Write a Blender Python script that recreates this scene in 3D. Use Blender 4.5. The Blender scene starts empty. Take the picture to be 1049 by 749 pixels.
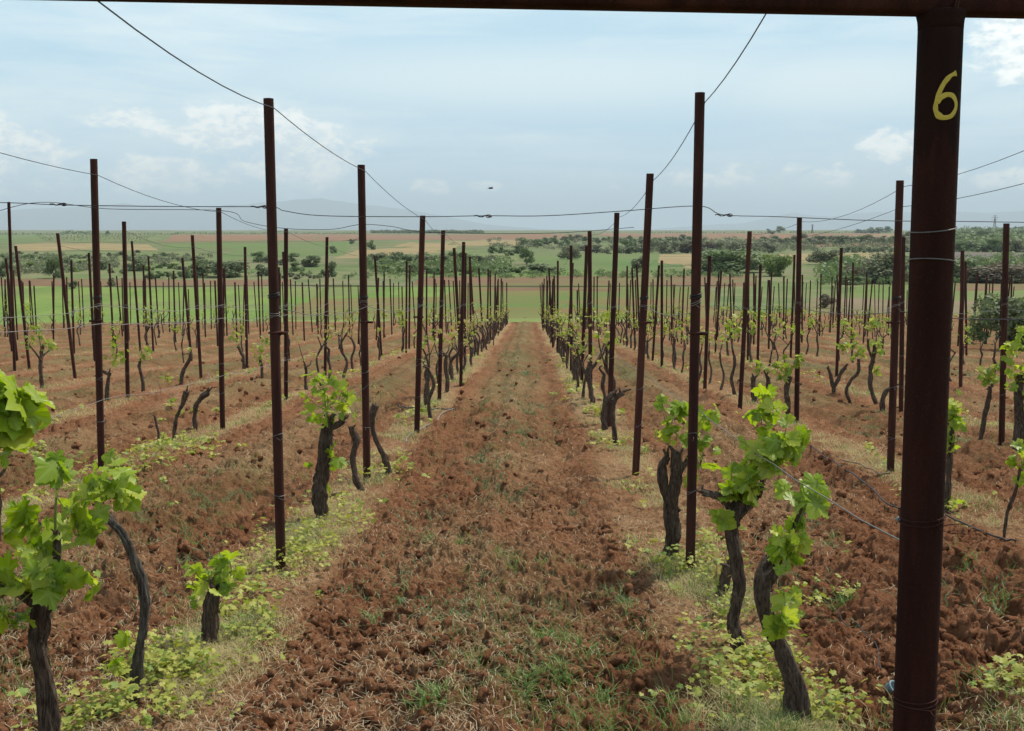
import bpy, math, random
import numpy as np
from mathutils import Vector, Matrix, Euler
R = math.radians
S = bpy.context.scene
col = S.collection
rng = np.random.default_rng(7)
random.seed(7)

# ------------------------------------------------------------------ camera
F_PX = 1135.0
PITCH = math.atan((374.5 - 236.0) / F_PX)
YAW = (541.0 - 524.5) / F_PX
CAM_H = 1.5
cd = bpy.data.cameras.new('camera')
cam = bpy.data.objects.new('camera', cd); col.objects.link(cam)
cam.location = (0, 0, CAM_H)
cam.rotation_euler = (R(90) - PITCH, 0, YAW)
cd.sensor_fit = 'HORIZONTAL'; cd.sensor_width = 36.0
cd.lens = 36.0 * F_PX / 1049.0
cd.clip_start = 0.05; cd.clip_end = 80000
S.camera = cam

# ------------------------------------------------------------------ exposure, sky, sun
S.view_settings.view_transform = 'Standard'
S.view_settings.look = 'None'
S.view_settings.exposure = 0.0
S.view_settings.gamma = 1.0
S.view_settings.use_curve_mapping = False
S.cycles.use_denoising = True
S.cycles.max_bounces = 6
S.cycles.diffuse_bounces = 3
S.cycles.glossy_bounces = 2
S.cycles.transmission_bounces = 3
S.cycles.volume_bounces = 0
S.cycles.transparent_max_bounces = 6
S.cycles.sample_clamp_indirect = 4

SUN_EL, SUN_AZ = R(58), R(48)          # azimuth clockwise from +Y (rows run along +Y)
SUN_STRENGTH, SUN_ANGLE = 4.8, R(4)
SKY_STRENGTH, CLOUD_STRENGTH = 0.10, 1.46
sd = bpy.data.lights.new('sun', 'SUN'); so = bpy.data.objects.new('sun', sd); col.objects.link(so)
sd.energy = SUN_STRENGTH; sd.angle = SUN_ANGLE; sd.color = (1.0, 0.93, 0.80)
sdir = Vector((math.sin(SUN_AZ) * math.cos(SUN_EL), math.cos(SUN_AZ) * math.cos(SUN_EL), math.sin(SUN_EL)))
so.rotation_euler = (-sdir).to_track_quat('-Z', 'Y').to_euler()
so.location = (0, 0, 30)


class NT:
    """small helper round a node tree"""
    def __init__(s, tree):
        s.t = tree; s.t.nodes.clear()
    def n(s, typ, **kw):
        nd = s.t.nodes.new(typ)
        for k, v in kw.items():
            if k.startswith('i_'):
                nd.inputs[k[2:].replace('_', ' ')].default_value = v
            else:
                setattr(nd, k, v)
        return nd
    def l(s, a, b): s.t.links.new(a, b)
    def setin(s, sock, v):
        if isinstance(v, bpy.types.NodeSocket): s.l(v, sock)
        else: sock.default_value = v
    def m(s, op, a, b=0.0, c=0.0):
        nd = s.t.nodes.new('ShaderNodeMath'); nd.operation = op
        for i, v in enumerate((a, b, c)): s.setin(nd.inputs[i], v)
        return nd.outputs[0]
    def sm(s, v, lo, hi, to0=0.0, to1=1.0):
        nd = s.t.nodes.new('ShaderNodeMapRange'); nd.interpolation_type = 'SMOOTHSTEP'
        s.setin(nd.inputs[0], v)
        for i, x in enumerate((lo, hi, to0, to1)): s.setin(nd.inputs[i + 1], x)
        return nd.outputs[0]
    def mix(s, f, a, b):
        nd = s.t.nodes.new('ShaderNodeMix'); nd.data_type = 'RGBA'
        s.setin(nd.inputs[0], f)
        for i, v in ((6, a), (7, b)):
            if isinstance(v, bpy.types.NodeSocket): s.l(v, nd.inputs[i])
            else: nd.inputs[i].default_value = (*v[:3], 1)
        return nd.outputs[2]
    def noise(s, vec, scale, detail=4, rough=.55, dist=0.0):
        nd = s.t.nodes.new('ShaderNodeTexNoise')
        if vec is not None: s.l(vec, nd.inputs['Vector'])
        nd.inputs['Scale'].default_value = scale; nd.inputs['Detail'].default_value = detail
        nd.inputs['Roughness'].default_value = rough; nd.inputs['Distortion'].default_value = dist
        return nd.outputs[0]
    def xyz(s, x, y, z=0.0):
        nd = s.t.nodes.new('ShaderNodeCombineXYZ')
        for i, v in enumerate((x, y, z)): s.setin(nd.inputs[i], v)
        return nd.outputs[0]
    def sep(s, v):
        nd = s.t.nodes.new('ShaderNodeSeparateXYZ'); s.l(v, nd.inputs[0]); return nd.outputs


def build_world():
    w = bpy.data.worlds.new('World'); S.world = w; w.use_nodes = True
    t = NT(w.node_tree)
    tc = t.n('ShaderNodeTexCoord')
    x, y, z = t.sep(tc.outputs['Generated'])
    k = 180 / math.pi
    az = t.m('MULTIPLY', t.m('ARCTAN2', x, y), k)
    el = t.m('MULTIPLY', t.m('ARCSINE', z), k)
    sky = t.n('ShaderNodeTexSky', sky_type='NISHITA')
    sky.sun_disc = False; sky.sun_elevation = SUN_EL; sky.sun_rotation = SUN_AZ
    sky.altitude = 100; sky.air_density = 1.2; sky.dust_density = 2.0; sky.ozone_density = 1.0
    b1 = t.n('ShaderNodeBackground'); t.l(sky.outputs[0], b1.inputs[0]); b1.inputs[1].default_value = SKY_STRENGTH
    # thin veil: long flat streaks
    v1 = t.noise(t.xyz(t.m('MULTIPLY', az, .035), t.m('MULTIPLY', el, .17), 2.3), 1.0, 5, .55, .35)
    v2 = t.noise(t.xyz(t.m('MULTIPLY', az, .11), t.m('MULTIPLY', el, .75), 7.1), 1.0, 5, .6, .5)
    veil = t.m('ADD', t.m('MULTIPLY', v1, .7), t.m('MULTIPLY', v2, .3))
    veil = t.sm(veil, .38, .62)
    def blob(px, py, rx, ry):
        a = t.m('DIVIDE', t.m('SUBTRACT', az, (px - 541) * .0498), rx * .0498)
        e = t.m('DIVIDE', t.m('SUBTRACT', el, (236 - py) * .0498), ry * .0498)
        d = t.m('SQRT', t.m('ADD', t.m('MULTIPLY', a, a), t.m('MULTIPLY', e, e)))
        return t.sm(d, 1.35, .15)
    veil = t.m('MAXIMUM', veil, t.m('MULTIPLY', blob(560, 85, 420, 42), .9))
    veil = t.m('MAXIMUM', veil, t.m('MULTIPLY', blob(850, 95, 180, 40), 1.0))
    base = t.mix(veil, (.385, .57, .69), (.61, .72, .75))
    # paler towards the horizon on the left where the air is thick with cloud
    low = t.m('MULTIPLY', t.sm(el, 8.5, .5), .35)
    base = t.mix(low, base, (.50, .64, .74))
    # cumulus
    vec = t.xyz(t.m('MULTIPLY', az, .55), t.m('MULTIPLY', el, .95), 4.2)
    n = t.noise(vec, 1.0, 9, .62, .25)
    n2 = t.noise(vec, 3.3, 6, .6, .3)
    shape = None
    for b, amp in (((255, 140, 100, 40), .95), ((180, 182, 100, 22), 1.0), ((310, 165, 90, 50), 1.0), ((30, 165, 90, 50), .8), ((140, 125, 70, 18), .8),
                   ((437, 192, 30, 11), 1.0), ((494, 190, 24, 8), 1.05), ((705, 185, 40, 14), .8), ((620, 192, 30, 6), .4),
                   ((1022, 58, 70, 46), 1.4), ((1012, 92, 44, 14), 1.0), ((1052, 90, 34, 60), 1.15), ((905, 155, 50, 22), .95), ((930, 178, 26, 12), .9), ((800, 180, 120, 20), .55), ((1000, 188, 70, 14), .75)):
        v = t.m('MULTIPLY', blob(*b), amp)
        shape = v if shape is None else t.m('MAXIMUM', shape, v)
    # scattered clouds in the rest of the sky
    rest = t.m('MULTIPLY', t.sm(t.m('ABSOLUTE', az), 28, 50), t.m('MULTIPLY', t.sm(el, 60, 10), .62))
    shape = t.m('MAXIMUM', shape, rest)
    cov = t.m('ADD', t.m('MULTIPLY', shape, .62), t.m('MULTIPLY', t.m('SUBTRACT', n, .5), 1.5))
    cover = t.m('MULTIPLY', t.sm(cov, .18, .56), t.sm(shape, .02, .4))
    bright = t.sm(t.m('ADD', t.m('MULTIPLY', n, .5), t.m('MULTIPLY', n2, .5)), .4, .62)
    ccol = t.mix(bright, (.62, .69, .715), (.98, .96, .89))
    right = t.sm(az, 8, 24)
    ccol = t.mix(t.m('MULTIPLY', right, t.m('MULTIPLY', bright, .8)), ccol, (1.12, 1.09, .99))
    c = t.mix(t.m('MULTIPLY', cover, .8), base, ccol)
    b2 = t.n('ShaderNodeBackground'); t.l(c, b2.inputs[0]); b2.inputs[1].default_value = CLOUD_STRENGTH
    mx = t.n('ShaderNodeMixShader'); t.l(t.sm(el, 50, 14, .40, .92), mx.inputs[0])
    t.l(b1.outputs[0], mx.inputs[1]); t.l(b2.outputs[0], mx.inputs[2])
    out = t.n('ShaderNodeOutputWorld'); t.l(mx.outputs[0], out.inputs[0])
build_world()

# ------------------------------------------------------------------ pixel maths (photo pixels, 1049 x 749)
_rot = np.array(Euler(cam.rotation_euler).to_matrix())
CAM = np.array([0, 0, CAM_H])
def ray(px, py):
    d = _rot @ np.array([(px - 524.5) / F_PX, -(py - 374.5) / F_PX, -1.0])
    return d / np.linalg.norm(d)
_v = ray(541, 309)
SL = -_v[2] / _v[1]                        # slope of the vineyard ground
ENDY = 79.0
def terr(x, y):
    """smooth height of the land: vineyard slope, then the level valley, then the far plain"""
    x = np.asarray(x, float); y = np.asarray(y, float)
    w = 4.0
    t = np.clip(-np.logaddexp(-y / w, -ENDY / w) * w, None, ENDY)      # soft minimum
    back = np.minimum(y + 40, 0)
    z = -SL * (t - back)
    far = np.clip((np.hypot(x, y) - 260) / 3200, 0, 1)
    z = z + 6.1 * far * far * (3 - 2 * far) * .95
    und = np.clip((np.hypot(x, y) - 150) / 300, 0, 1)
    z = z + und * (1.0 * np.sin(x * .017 + y * .006 + 1) + .8 * np.sin(y * .013 - x * .009))
    return z
def gp(px, py):
    """pixel -> point on the land"""
    d = ray(px, py)
    lo, hi = .5, 60000.
    ts = np.geomspace(.8, 60000, 1500)
    P = CAM + ts[:, None] * d
    f = P[:, 2] - terr(P[:, 0], P[:, 1])
    i = np.argmax(f < 0)
    if f[i] >= 0: i = len(ts) - 1
    a, b = ts[max(i - 1, 0)], ts[i]
    for _ in range(40):
        m = (a + b) / 2; q = CAM + m * d
        if q[2] < terr(q[0], q[1]): b = m
        else: a = m
    return CAM + b * d
def at_y(px, py, Y):
    """pixel -> point in the upright plane y = Y"""
    d = ray(px, py); return CAM + d * (Y / d[1])
def pxsize(Y): return Y / F_PX

# ------------------------------------------------------------------ numpy noise
def _hash(ix, iy, seed=0):
    h = (ix.astype(np.int64) * 374761393 + iy.astype(np.int64) * 668265263 + seed * 1442695041) & 0xFFFFFFFF
    h = ((h ^ (h >> 13)) * 1274126177) & 0xFFFFFFFF
    h = (h ^ (h >> 16)) & 0xFFFFFFFF
    h = (h * 2246822519) & 0xFFFFFFFF
    return ((h ^ (h >> 15)) & 0xFFFFFF) / float(0xFFFFFF)
def vnoise(x, y, seed=0):
    ix, iy = np.floor(x), np.floor(y); fx, fy = x - ix, y - iy
    fx = fx * fx * (3 - 2 * fx); fy = fy * fy * (3 - 2 * fy)
    a, b = _hash(ix, iy, seed), _hash(ix + 1, iy, seed)
    c, d = _hash(ix, iy + 1, seed), _hash(ix + 1, iy + 1, seed)
    return (a * (1 - fx) + b * fx) * (1 - fy) + (c * (1 - fx) + d * fx) * fy
def fbm(x, y, oct=4, seed=0, g=.5):
    s = 0; a = 1; t = 0
    for o in range(oct):
        s = s + a * vnoise(x * 2 ** o, y * 2 ** o, seed + o * 17); t += a; a *= g
    return s / t
def domes(x, y, size, seed, dens=.75):
    """rounded lumps of random size and height"""
    x = x / size; y = y / size
    ix, iy = np.floor(x), np.floor(y); h = np.zeros_like(x)
    for dx in (-1, 0, 1):
        for dy in (-1, 0, 1):
            cx, cy = ix + dx, iy + dy
            px = cx + _hash(cx, cy, seed); py = cy + _hash(cx, cy, seed + 1)
            r = .35 + .5 * _hash(cx, cy, seed + 2); a = _hash(cx, cy, seed + 3)
            an = 3.14 * _hash(cx, cy, seed + 5); e = .65 + .35 * _hash(cx, cy, seed + 6)
            ux, uy = x - px, y - py
            u = ux * np.cos(an) + uy * np.sin(an); v = (-ux * np.sin(an) + uy * np.cos(an)) / e
            q = 1 - (u * u + v * v) / (r * r)
            d = np.sqrt(np.clip(q, 0, None)) * r * (.45 + .75 * a) * (_hash(cx, cy, seed + 4) < dens)
            h = np.maximum(h, d)
    return h

def lumps(x, y, size, seed, tilt=.8, k=11.):
    """broken clods: every cell is a tilted facet of its own height, shoulders rounded off"""
    x = x / size; y = y / size
    ix, iy = np.floor(x), np.floor(y)
    num = np.zeros_like(x); den = np.zeros_like(x) + 1e-9
    for dx in (-1, 0, 1):
        for dy in (-1, 0, 1):
            cx, cy = ix + dx, iy + dy
            ux = x - cx - _hash(cx, cy, seed); uy = y - cy - _hash(cx, cy, seed + 1)
            w = np.exp(-k * (ux * ux + uy * uy))
            v = _hash(cx, cy, seed + 2) ** 2.0 * 1.2 + tilt * ((_hash(cx, cy, seed + 3) - .5) * ux + (_hash(cx, cy, seed + 4) - .5) * uy) * 1.6
            num += w * v; den += w
    return num / den * size

# ------------------------------------------------------------------ mesh helpers
def mesh(name, V, faces, smooth=False):
    """faces: one array (n, k) or a list of such arrays"""
    if not isinstance(faces, (list, tuple)): faces = [faces]
    faces = [np.asarray(f, np.int32) for f in faces if len(f)]
    me = bpy.data.meshes.new(name)
    V = np.asarray(V, np.float32)
    me.vertices.add(len(V)); me.vertices.foreach_set('co', V.ravel())
    lp = np.concatenate([f.ravel() for f in faces])
    cnt = np.concatenate([np.full(len(f), f.shape[1], np.int32) for f in faces])
    st = np.concatenate([[0], np.cumsum(cnt)[:-1]]).astype(np.int32)
    me.loops.add(len(lp)); me.loops.foreach_set('vertex_index', lp)
    me.polygons.add(len(cnt)); me.polygons.foreach_set('loop_start', st)
    try: me.polygons.foreach_set('loop_total', cnt)
    except Exception: pass
    if smooth: me.polygons.foreach_set('use_smooth', np.ones(len(cnt), bool))
    me.update(calc_edges=True); me.validate()
    return me
def obj(name, me, mat=None, parent=None, loc=(0, 0, 0)):
    o = bpy.data.objects.new(name, me); col.objects.link(o)
    if mat is not None and not me.materials: me.materials.append(mat)
    o.location = loc
    if parent is not None: o.parent = parent
    return o
def empty(name, loc=(0, 0, 0), rz=0.0):
    o = bpy.data.objects.new(name, None); col.objects.link(o); o.empty_display_size = .1
    o.location = loc; o.rotation_euler = (0, 0, rz); return o
def tag(o, label=None, cat=None, group=None, kind=None):
    if label: o['label'] = label
    if cat: o['category'] = cat
    if group: o['group'] = group
    if kind: o['kind'] = kind
    return o
KIDS = {}
def copy_thing(root, kids, loc, rz, sc=1.0):
    r = root.copy(); col.objects.link(r); r.location = loc; r.rotation_euler = (0, 0, rz); r.scale = (sc, sc, sc)
    for k in kids:
        c = k.copy(); col.objects.link(c); c.parent = r
    return r
def fattr(me, name, vals):
    a = me.attributes.new(name, 'FLOAT', 'POINT'); a.data.foreach_set('value', np.asarray(vals, np.float32))

class MB:
    """collects shapes into one mesh"""
    def __init__(s): s.V = []; s.F = {}; s.n = 0
    def add(s, V, F):
        F = np.asarray(F, np.int32)
        if len(V) == 0: return
        s.V.append(np.asarray(V, float))
        if isinstance(F, np.ndarray): s.F.setdefault(F.shape[1], []).append(F + s.n)
        s.n += len(V)
    def mesh(s, name, smooth=False, off=(0, 0, 0)):
        return mesh(name, np.concatenate(s.V) - np.asarray(off), [np.concatenate(f) for f in s.F.values()], smooth)

def smooth_path(P, n):
    P = np.asarray(P, float)
    if len(P) == 2:
        t = np.linspace(0, 1, n)[:, None]; return P[0] * (1 - t) + P[1] * t
    Q = np.vstack([2 * P[0] - P[1], P, 2 * P[-1] - P[-2]])
    out = []
    m = len(P) - 1
    ts = np.linspace(0, m, n)
    for t in ts:
        i = min(int(t), m - 1); u = t - i
        a, b, c, d = Q[i], Q[i + 1], Q[i + 2], Q[i + 3]
        out.append(.5 * (2 * b + (c - a) * u + (2 * a - 5 * b + 4 * c - d) * u * u + (3 * b - a - 3 * c + d) * u ** 3))
    return np.array(out)
def tube(P, rad, sides=8, knob=0.0, ridge=0.0, seed=0, cap=True):
    """swept tube; knob = lumps, ridge = lengthwise bark ridges"""
    P = np.asarray(P, float); n = len(P)
    rad = np.broadcast_to(np.asarray(rad, float), (n,)) if np.ndim(rad) == 0 else np.interp(np.linspace(0, 1, n), np.linspace(0, 1, len(rad)), rad)
    T = np.gradient(P, axis=0); T /= np.linalg.norm(T, axis=1)[:, None] + 1e-12
    u = np.cross(T[0], [0.3, .8, .52]); u /= np.linalg.norm(u)
    V = []
    a = np.linspace(0, 2 * np.pi, sides, endpoint=False)
    L = np.concatenate([[0], np.cumsum(np.linalg.norm(np.diff(P, axis=0), axis=1))])
    for i in range(n):
        u = u - T[i] * u.dot(T[i]); u /= np.linalg.norm(u) + 1e-12; v = np.cross(T[i], u)
        r = np.full(sides, rad[i])
        if knob:
            r = r * (1 + knob * (vnoise(np.cos(a) * 1.2 + 5 + seed, np.full(sides, L[i] * 14.) + np.sin(a) * 1.2, seed) - .5) * 2)
        if ridge:
            tw = a + L[i] * 3.5
            r = r * (1 + ridge * (vnoise(np.cos(tw) * 3.5 + 9, np.sin(tw) * 3.5 + L[i] * 2.5, seed + 3) - .5) * 2)
        V.append(P[i] + np.cos(a)[:, None] * u * r[:, None] + np.sin(a)[:, None] * v * r[:, None])
    V = np.concatenate(V)
    i0 = np.arange(n - 1)[:, None] * sides + np.arange(sides)[None]
    i1 = np.arange(n - 1)[:, None] * sides + (np.arange(sides)[None] + 1) % sides
    Fq = np.stack([i0, i1, i1 + sides, i0 + sides], -1).reshape(-1, 4)
    if cap:
        V = np.vstack([V, P[:1] - T[:1] * rad[0] * .15, P[-1:] + T[-1:] * rad[-1] * .25])
        c0, c1 = len(V) - 2, len(V) - 1; k = np.arange(sides); b = (n - 1) * sides
        f0 = np.stack([np.full(sides, c0), (k + 1) % sides, k, k], -1)
        f1 = np.stack([np.full(sides, c1), b + k, b + (k + 1) % sides, b + (k + 1) % sides], -1)
        return V, Fq, np.concatenate([f0, f1])[:, :3]
    return V, Fq, np.zeros((0, 3), int)
def add_tube(mb, *a, **k):
    V, Fq, Ft = tube(*a, **k)
    n = mb.n
    mb.V.append(V); mb.F.setdefault(4, []).append(Fq + n)
    if len(Ft): mb.F.setdefault(3, []).append(Ft + n)
    mb.n += len(V)
def box(mb, c, s, rot=None):
    V = np.array([[x, y, z] for x in (-.5, .5) for y in (-.5, .5) for z in (-.5, .5)]) * s
    if rot is not None: V = V @ np.array(rot).T
    mb.add(V + c, [[0, 1, 3, 2], [4, 6, 7, 5], [0, 4, 5, 1], [2, 3, 7, 6], [0, 2, 6, 4], [1, 5, 7, 3]])

# ------------------------------------------------------------------ materials
def material(name):
    m = bpy.data.materials.new(name); m.use_nodes = True
    t = NT(m.node_tree)
    out = t.n('ShaderNodeOutputMaterial'); p = t.n('ShaderNodeBsdfPrincipled')
    t.l(p.outputs[0], out.inputs[0])
    return m, t, p, out
def bump(t, p, h, strength, dist):
    b = t.n('ShaderNodeBump'); b.inputs['Strength'].default_value = strength; b.inputs['Distance'].default_value = dist
    t.l(h, b.inputs['Height']); t.l(b.outputs[0], p.inputs['Normal'])
def island(t): return t.n('ShaderNodeNewGeometry').outputs['Random Per Island']

def mat_soil():
    m, t, p, out = material('tilled_red_soil')
    pos = t.n('ShaderNodeNewGeometry').outputs['Position']
    n1 = t.noise(pos, 1.3, 6, .6); n2 = t.noise(pos, 14, 6, .65); n3 = t.noise(pos, 70, 4, .7)
    c = t.mix(t.sm(n1, .3, .7), (.142, .058, .0275), (.205, .091, .047))
    c = t.mix(t.m('MULTIPLY', t.sm(n2, .45, .72), .55), c, (.305, .162, .092))
    c = t.mix(t.m('MULTIPLY', t.sm(n3, .52, .75), .5), c, (.40, .27, .185))
    c = t.mix(t.m('MULTIPLY', t.sm(n2, .48, .3), .5), c, (.095, .040, .022))
    n8 = t.noise(pos, 4.5, 7, .72)
    c = t.mix(t.m('MULTIPLY', t.sm(n8, .46, .30), .55), c, (.062, .028, .018))
    at = t.n('ShaderNodeAttribute', attribute_name='straw').outputs['Fac']
    gr = t.n('ShaderNodeAttribute', attribute_name='green').outputs['Fac']
    vec = t.n('ShaderNodeMapping'); t.l(pos, vec.inputs[0]); vec.inputs['Rotation'].default_value = (0, 0, .6); vec.inputs['Scale'].default_value = (1, 3.2, 1)
    n4 = t.noise(vec.outputs[0], 30, 5, .7, .6)
    c = t.mix(t.m('MULTIPLY', at, t.sm(n4, .38, .6)), c, (.42, .33, .18))
    n5 = t.noise(pos, 9, 5, .7)
    c = t.mix(t.m('MULTIPLY', t.m('MULTIPLY', gr, .75), t.sm(n5, .32, .56)), c, (.080, .115, .048))
    t.l(c, p.inputs['Base Color']); p.inputs['Roughness'].default_value = 1.0; p.inputs['Specular IOR Level'].default_value = .03
    n6 = t.noise(pos, 230, 3, .7)
    n7 = t.noise(pos, 5.5, 6, .7)
    h = t.m('ADD', t.m('MULTIPLY', n7, 1.3),
        t.m('ADD', t.m('MULTIPLY', n2, .35), t.m('ADD', t.m('MULTIPLY', n3, .4), t.m('MULTIPLY', n6, .22))))
    bump(t, p, h, .8, .04)
    return m
def leafmat(name, c0, c1, c2, trans=.4, rough=.45, vein=False, spec=.35):
    m, t, p, out = material(name)
    r = island(t)
    r2 = t.m('FRACT', t.m('MULTIPLY', r, 13.7))
    c = t.mix(r, c0, c1)
    c = t.mix(t.sm(r2, .55, 1.0), c, c2)
    if vein:
        a = t.n('ShaderNodeAttribute', attribute_name='vein').outputs['Fac']
        c = t.mix(t.m('MULTIPLY', t.sm(a, .55, .95), .35), c, (.42, .50, .16))
    t.l(c, p.inputs['Base Color']); p.inputs['Roughness'].default_value = rough
    p.inputs['Specular IOR Level'].default_value = spec
    tr = t.n('ShaderNodeBsdfTranslucent')
    hs = t.n('ShaderNodeHueSaturation'); hs.inputs['Saturation'].default_value = 1.1; hs.inputs['Value'].default_value = 1.25
    t.l(c, hs.inputs['Color']); t.l(hs.outputs[0], tr.inputs['Color'])
    mx = t.n('ShaderNodeMixShader'); mx.inputs[0].default_value = trans
    t.l(p.outputs[0], mx.inputs[1]); t.l(tr.outputs[0], mx.inputs[2]); t.l(mx.outputs[0], out.inputs[0])
    return m
def mat_rust(name, dark, mid, lite, rough=.7, spec=.3, stain=None):
    m, t, p, out = material(name)
    tc = t.n('ShaderNodeTexCoord').outputs['Object']
    mp = t.n('ShaderNodeMapping'); t.l(tc, mp.inputs[0]); mp.inputs['Scale'].default_value = (1, 1, .12)
    oi = t.n('ShaderNodeObjectInfo').outputs['Random']
    off = t.n('ShaderNodeVectorMath', operation='ADD'); t.l(mp.outputs[0], off.inputs[0])
    t.l(t.xyz(t.m('MULTIPLY', oi, 50), t.m('MULTIPLY', oi, 31), 0.0), off.inputs[1])
    n1 = t.noise(off.outputs[0], 18, 6, .65); n2 = t.noise(tc, 90, 5, .7); n3 = t.noise(off.outputs[0], 5, 4, .6)
    c = t.mix(t.sm(n1, .35, .68), dark, mid)
    c = t.mix(t.m('MULTIPLY', t.sm(n3, .52, .7), .6), c, lite)
    c = t.mix(t.m('MULTIPLY', t.sm(n2, .55, .75), .5), c, tuple(v * .45 for v in dark))
    c = t.mix(t.m('MULTIPLY', oi, .35), c, tuple(v * .6 for v in dark))
    n5 = t.noise(tc, 260, 3, .7)
    c = t.mix(t.m('MULTIPLY', t.sm(n5, .56, .74), .45), c, tuple(v * 1.5 for v in lite))
    if stain:      # old paint run that ends in drips
        z = t.sep(tc)[2]
        dn = t.noise(off.outputs[0], 30, 3, .6)
        c = t.mix(t.m('MULTIPLY', t.sm(t.m('ADD', z, t.m('MULTIPLY', dn, .22)), stain + .095, stain + .13), .62), c, (.012, .006, .005))
    t.l(c, p.inputs['Base Color']); p.inputs['Roughness'].default_value = rough; p.inputs['Metallic'].default_value = .0
    p.inputs['Specular IOR Level'].default_value = spec
    bump(t, p, t.m('ADD', n2, t.m('MULTIPLY', n5, .5)), .5, .004)
    return m
def mat_bark(name='vine_bark', a=(.036, .025, .019), b=(.130, .094, .071), c_=(.23, .185, .150)):
    m, t, p, out = material(name)
    tc = t.n('ShaderNodeTexCoord').outputs['Object']
    mp = t.n('ShaderNodeMapping'); t.l(tc, mp.inputs[0]); mp.inputs['Scale'].default_value = (1, 1, .16)
    n1 = t.noise(mp.outputs[0], 95, 5, .7, .6); n2 = t.noise(tc, 22, 5, .6); n3 = t.noise(tc, 7, 3, .5)
    c = t.mix(t.sm(n1, .36, .62), a, b)
    c = t.mix(t.m('MULTIPLY', t.sm(n2, .55, .75), .6), c, c_)
    c = t.mix(t.m('MULTIPLY', t.sm(n3, .5, .7), .4), c, (.055, .035, .026))
    t.l(c, p.inputs['Base Color']); p.inputs['Roughness'].default_value = .92; p.inputs['Specular IOR Level'].default_value = .15
    bump(t, p, n1, 1.0, .012)
    return m
def mat_plain(name, colr, rough=.6, metal=0., var=.25, scale=8., spec=.3):
    m, t, p, out = material(name)
    tc = t.n('ShaderNodeTexCoord').outputs['Object']
    n = t.noise(tc, scale, 5, .6)
    c = t.mix(n, tuple(v * (1 - var) for v in colr), tuple(min(1, v * (1 + var)) for v in colr))
    t.l(c, p.inputs['Base Color']); p.inputs['Roughness'].default_value = rough; p.inputs['Metallic'].default_value = metal
    p.inputs['Specular IOR Level'].default_value = spec
    return m
def mat_field(name, a, b, c_=None, streak=(0.02, .25), rot=0.0, scale=1.0, fine=.35):
    """far field: broad patches and drill lines"""
    m, t, p, out = material(name)
    pos = t.n('ShaderNodeNewGeometry').outputs['Position']
    mp = t.n('ShaderNodeMapping'); t.l(pos, mp.inputs[0]); mp.inputs['Rotation'].default_value = (0, 0, rot); mp.inputs['Scale'].default_value = (streak[0] * scale, streak[1] * scale, .1)
    n1 = t.noise(mp.outputs[0], 1.0, 6, .65); n2 = t.noise(pos, .07 * scale, 5, .6); n3 = t.noise(pos, .5 * scale, 6, .75)
    c = t.mix(t.sm(t.m('ADD', t.m('MULTIPLY', n1, .55), t.m('MULTIPLY', n3, .45)), .40, .60), a, b)
    if c_: c = t.mix(t.m('MULTIPLY', t.sm(n2, .44, .62), .85), c, c_)
    t.l(c, p.inputs['Base Color']); p.inputs['Roughness'].default_value = 1; p.inputs['Specular IOR Level'].default_value = .05
    return m

M = {}
M['soil'] = mat_soil()
M['clod'] = mat_plain('soil_clod', (.17, .077, .045), .95, var=.45, scale=22, spec=.1)
M['leaf'] = leafmat('young_vine_leaf', (.20, .31, .026), (.35, .45, .045), (.50, .55, .085), .50, .40, True)
M['leaf_far'] = leafmat('vine_leaf', (.19, .28, .038), (.30, .38, .06), (.40, .42, .11), .45, .5)
M['bud'] = leafmat('vine_bud', (.27, .28, .07), (.36, .34, .10), (.38, .30, .13), .35, .55)
M['shoot'] = mat_plain('green_shoot', (.17, .22, .055), .5, var=.3, scale=30)
M['bark'] = mat_bark()
M['bark_grey'] = mat_bark('grey_cane_bark', (.05, .043, .038), (.13, .112, .098), (.23, .21, .19))
M['post'] = mat_rust('rusty_post', (.034, .0135, .0108), (.070, .0265, .0195), (.115, .045, .029), .8, .15)
M['big'] = mat_rust('rusty_pipe', (.023, .0078, .0060), (.044, .0145, .0105), (.085, .030, .018), .9, .10, 1.86)
M['steel'] = mat_plain('dull_wire', (.16, .155, .15), .45, .6, var=.4, scale=60)
M['darkwire'] = mat_plain('dark_wire', (.035, .035, .038), .5, .3, var=.3, scale=40)
M['greywire'] = mat_plain('weathered_wire', (.22, .21, .195), .6, .2, var=.4, scale=50)
def mat_yellow():
    m, t, p, out = material('brushed_yellow_paint')
    tc = t.n('ShaderNodeTexCoord').outputs['Object']
    n = t.noise(tc, 120, 5, .65); n2 = t.noise(tc, 420, 3, .7)
    c = t.mix(n, (.40, .27, .03), (.60, .45, .055))
    c = t.mix(t.m('MULTIPLY', t.sm(n2, .58, .70), .8), c, (.10, .05, .018))
    t.l(c, p.inputs['Base Color']); p.inputs['Roughness'].default_value = .65
    bump(t, p, n, .5, .003)
    return m
M['yellow'] = mat_yellow()
M['hose'] = mat_plain('black_hose', (.02, .02, .022), .5, var=.3, scale=20)
M['blue'] = mat_plain('pale_blue_plastic', (.17, .25, .28), .5, var=.2, scale=20)
M['straw'] = leafmat('dry_straw', (.38, .30, .18), (.58, .48, .32), (.27, .19, .12), .15, .8)
M['drygrass'] = leafmat('dry_strip_grass', (.42, .34, .17), (.54, .46, .25), (.36, .37, .13), .3, .7)
M['grass'] = leafmat('green_grass', (.085, .16, .035), (.15, .25, .055), (.24, .28, .09), .35, .55)
M['weed'] = leafmat('ground_weed', (.29, .32, .05), (.43, .42, .10), (.18, .27, .045), .35, .55)
M['bluegreen'] = leafmat('grey_green_weed', (.075, .14, .050), (.12, .20, .075), (.12, .18, .06), .3, .6)

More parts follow.
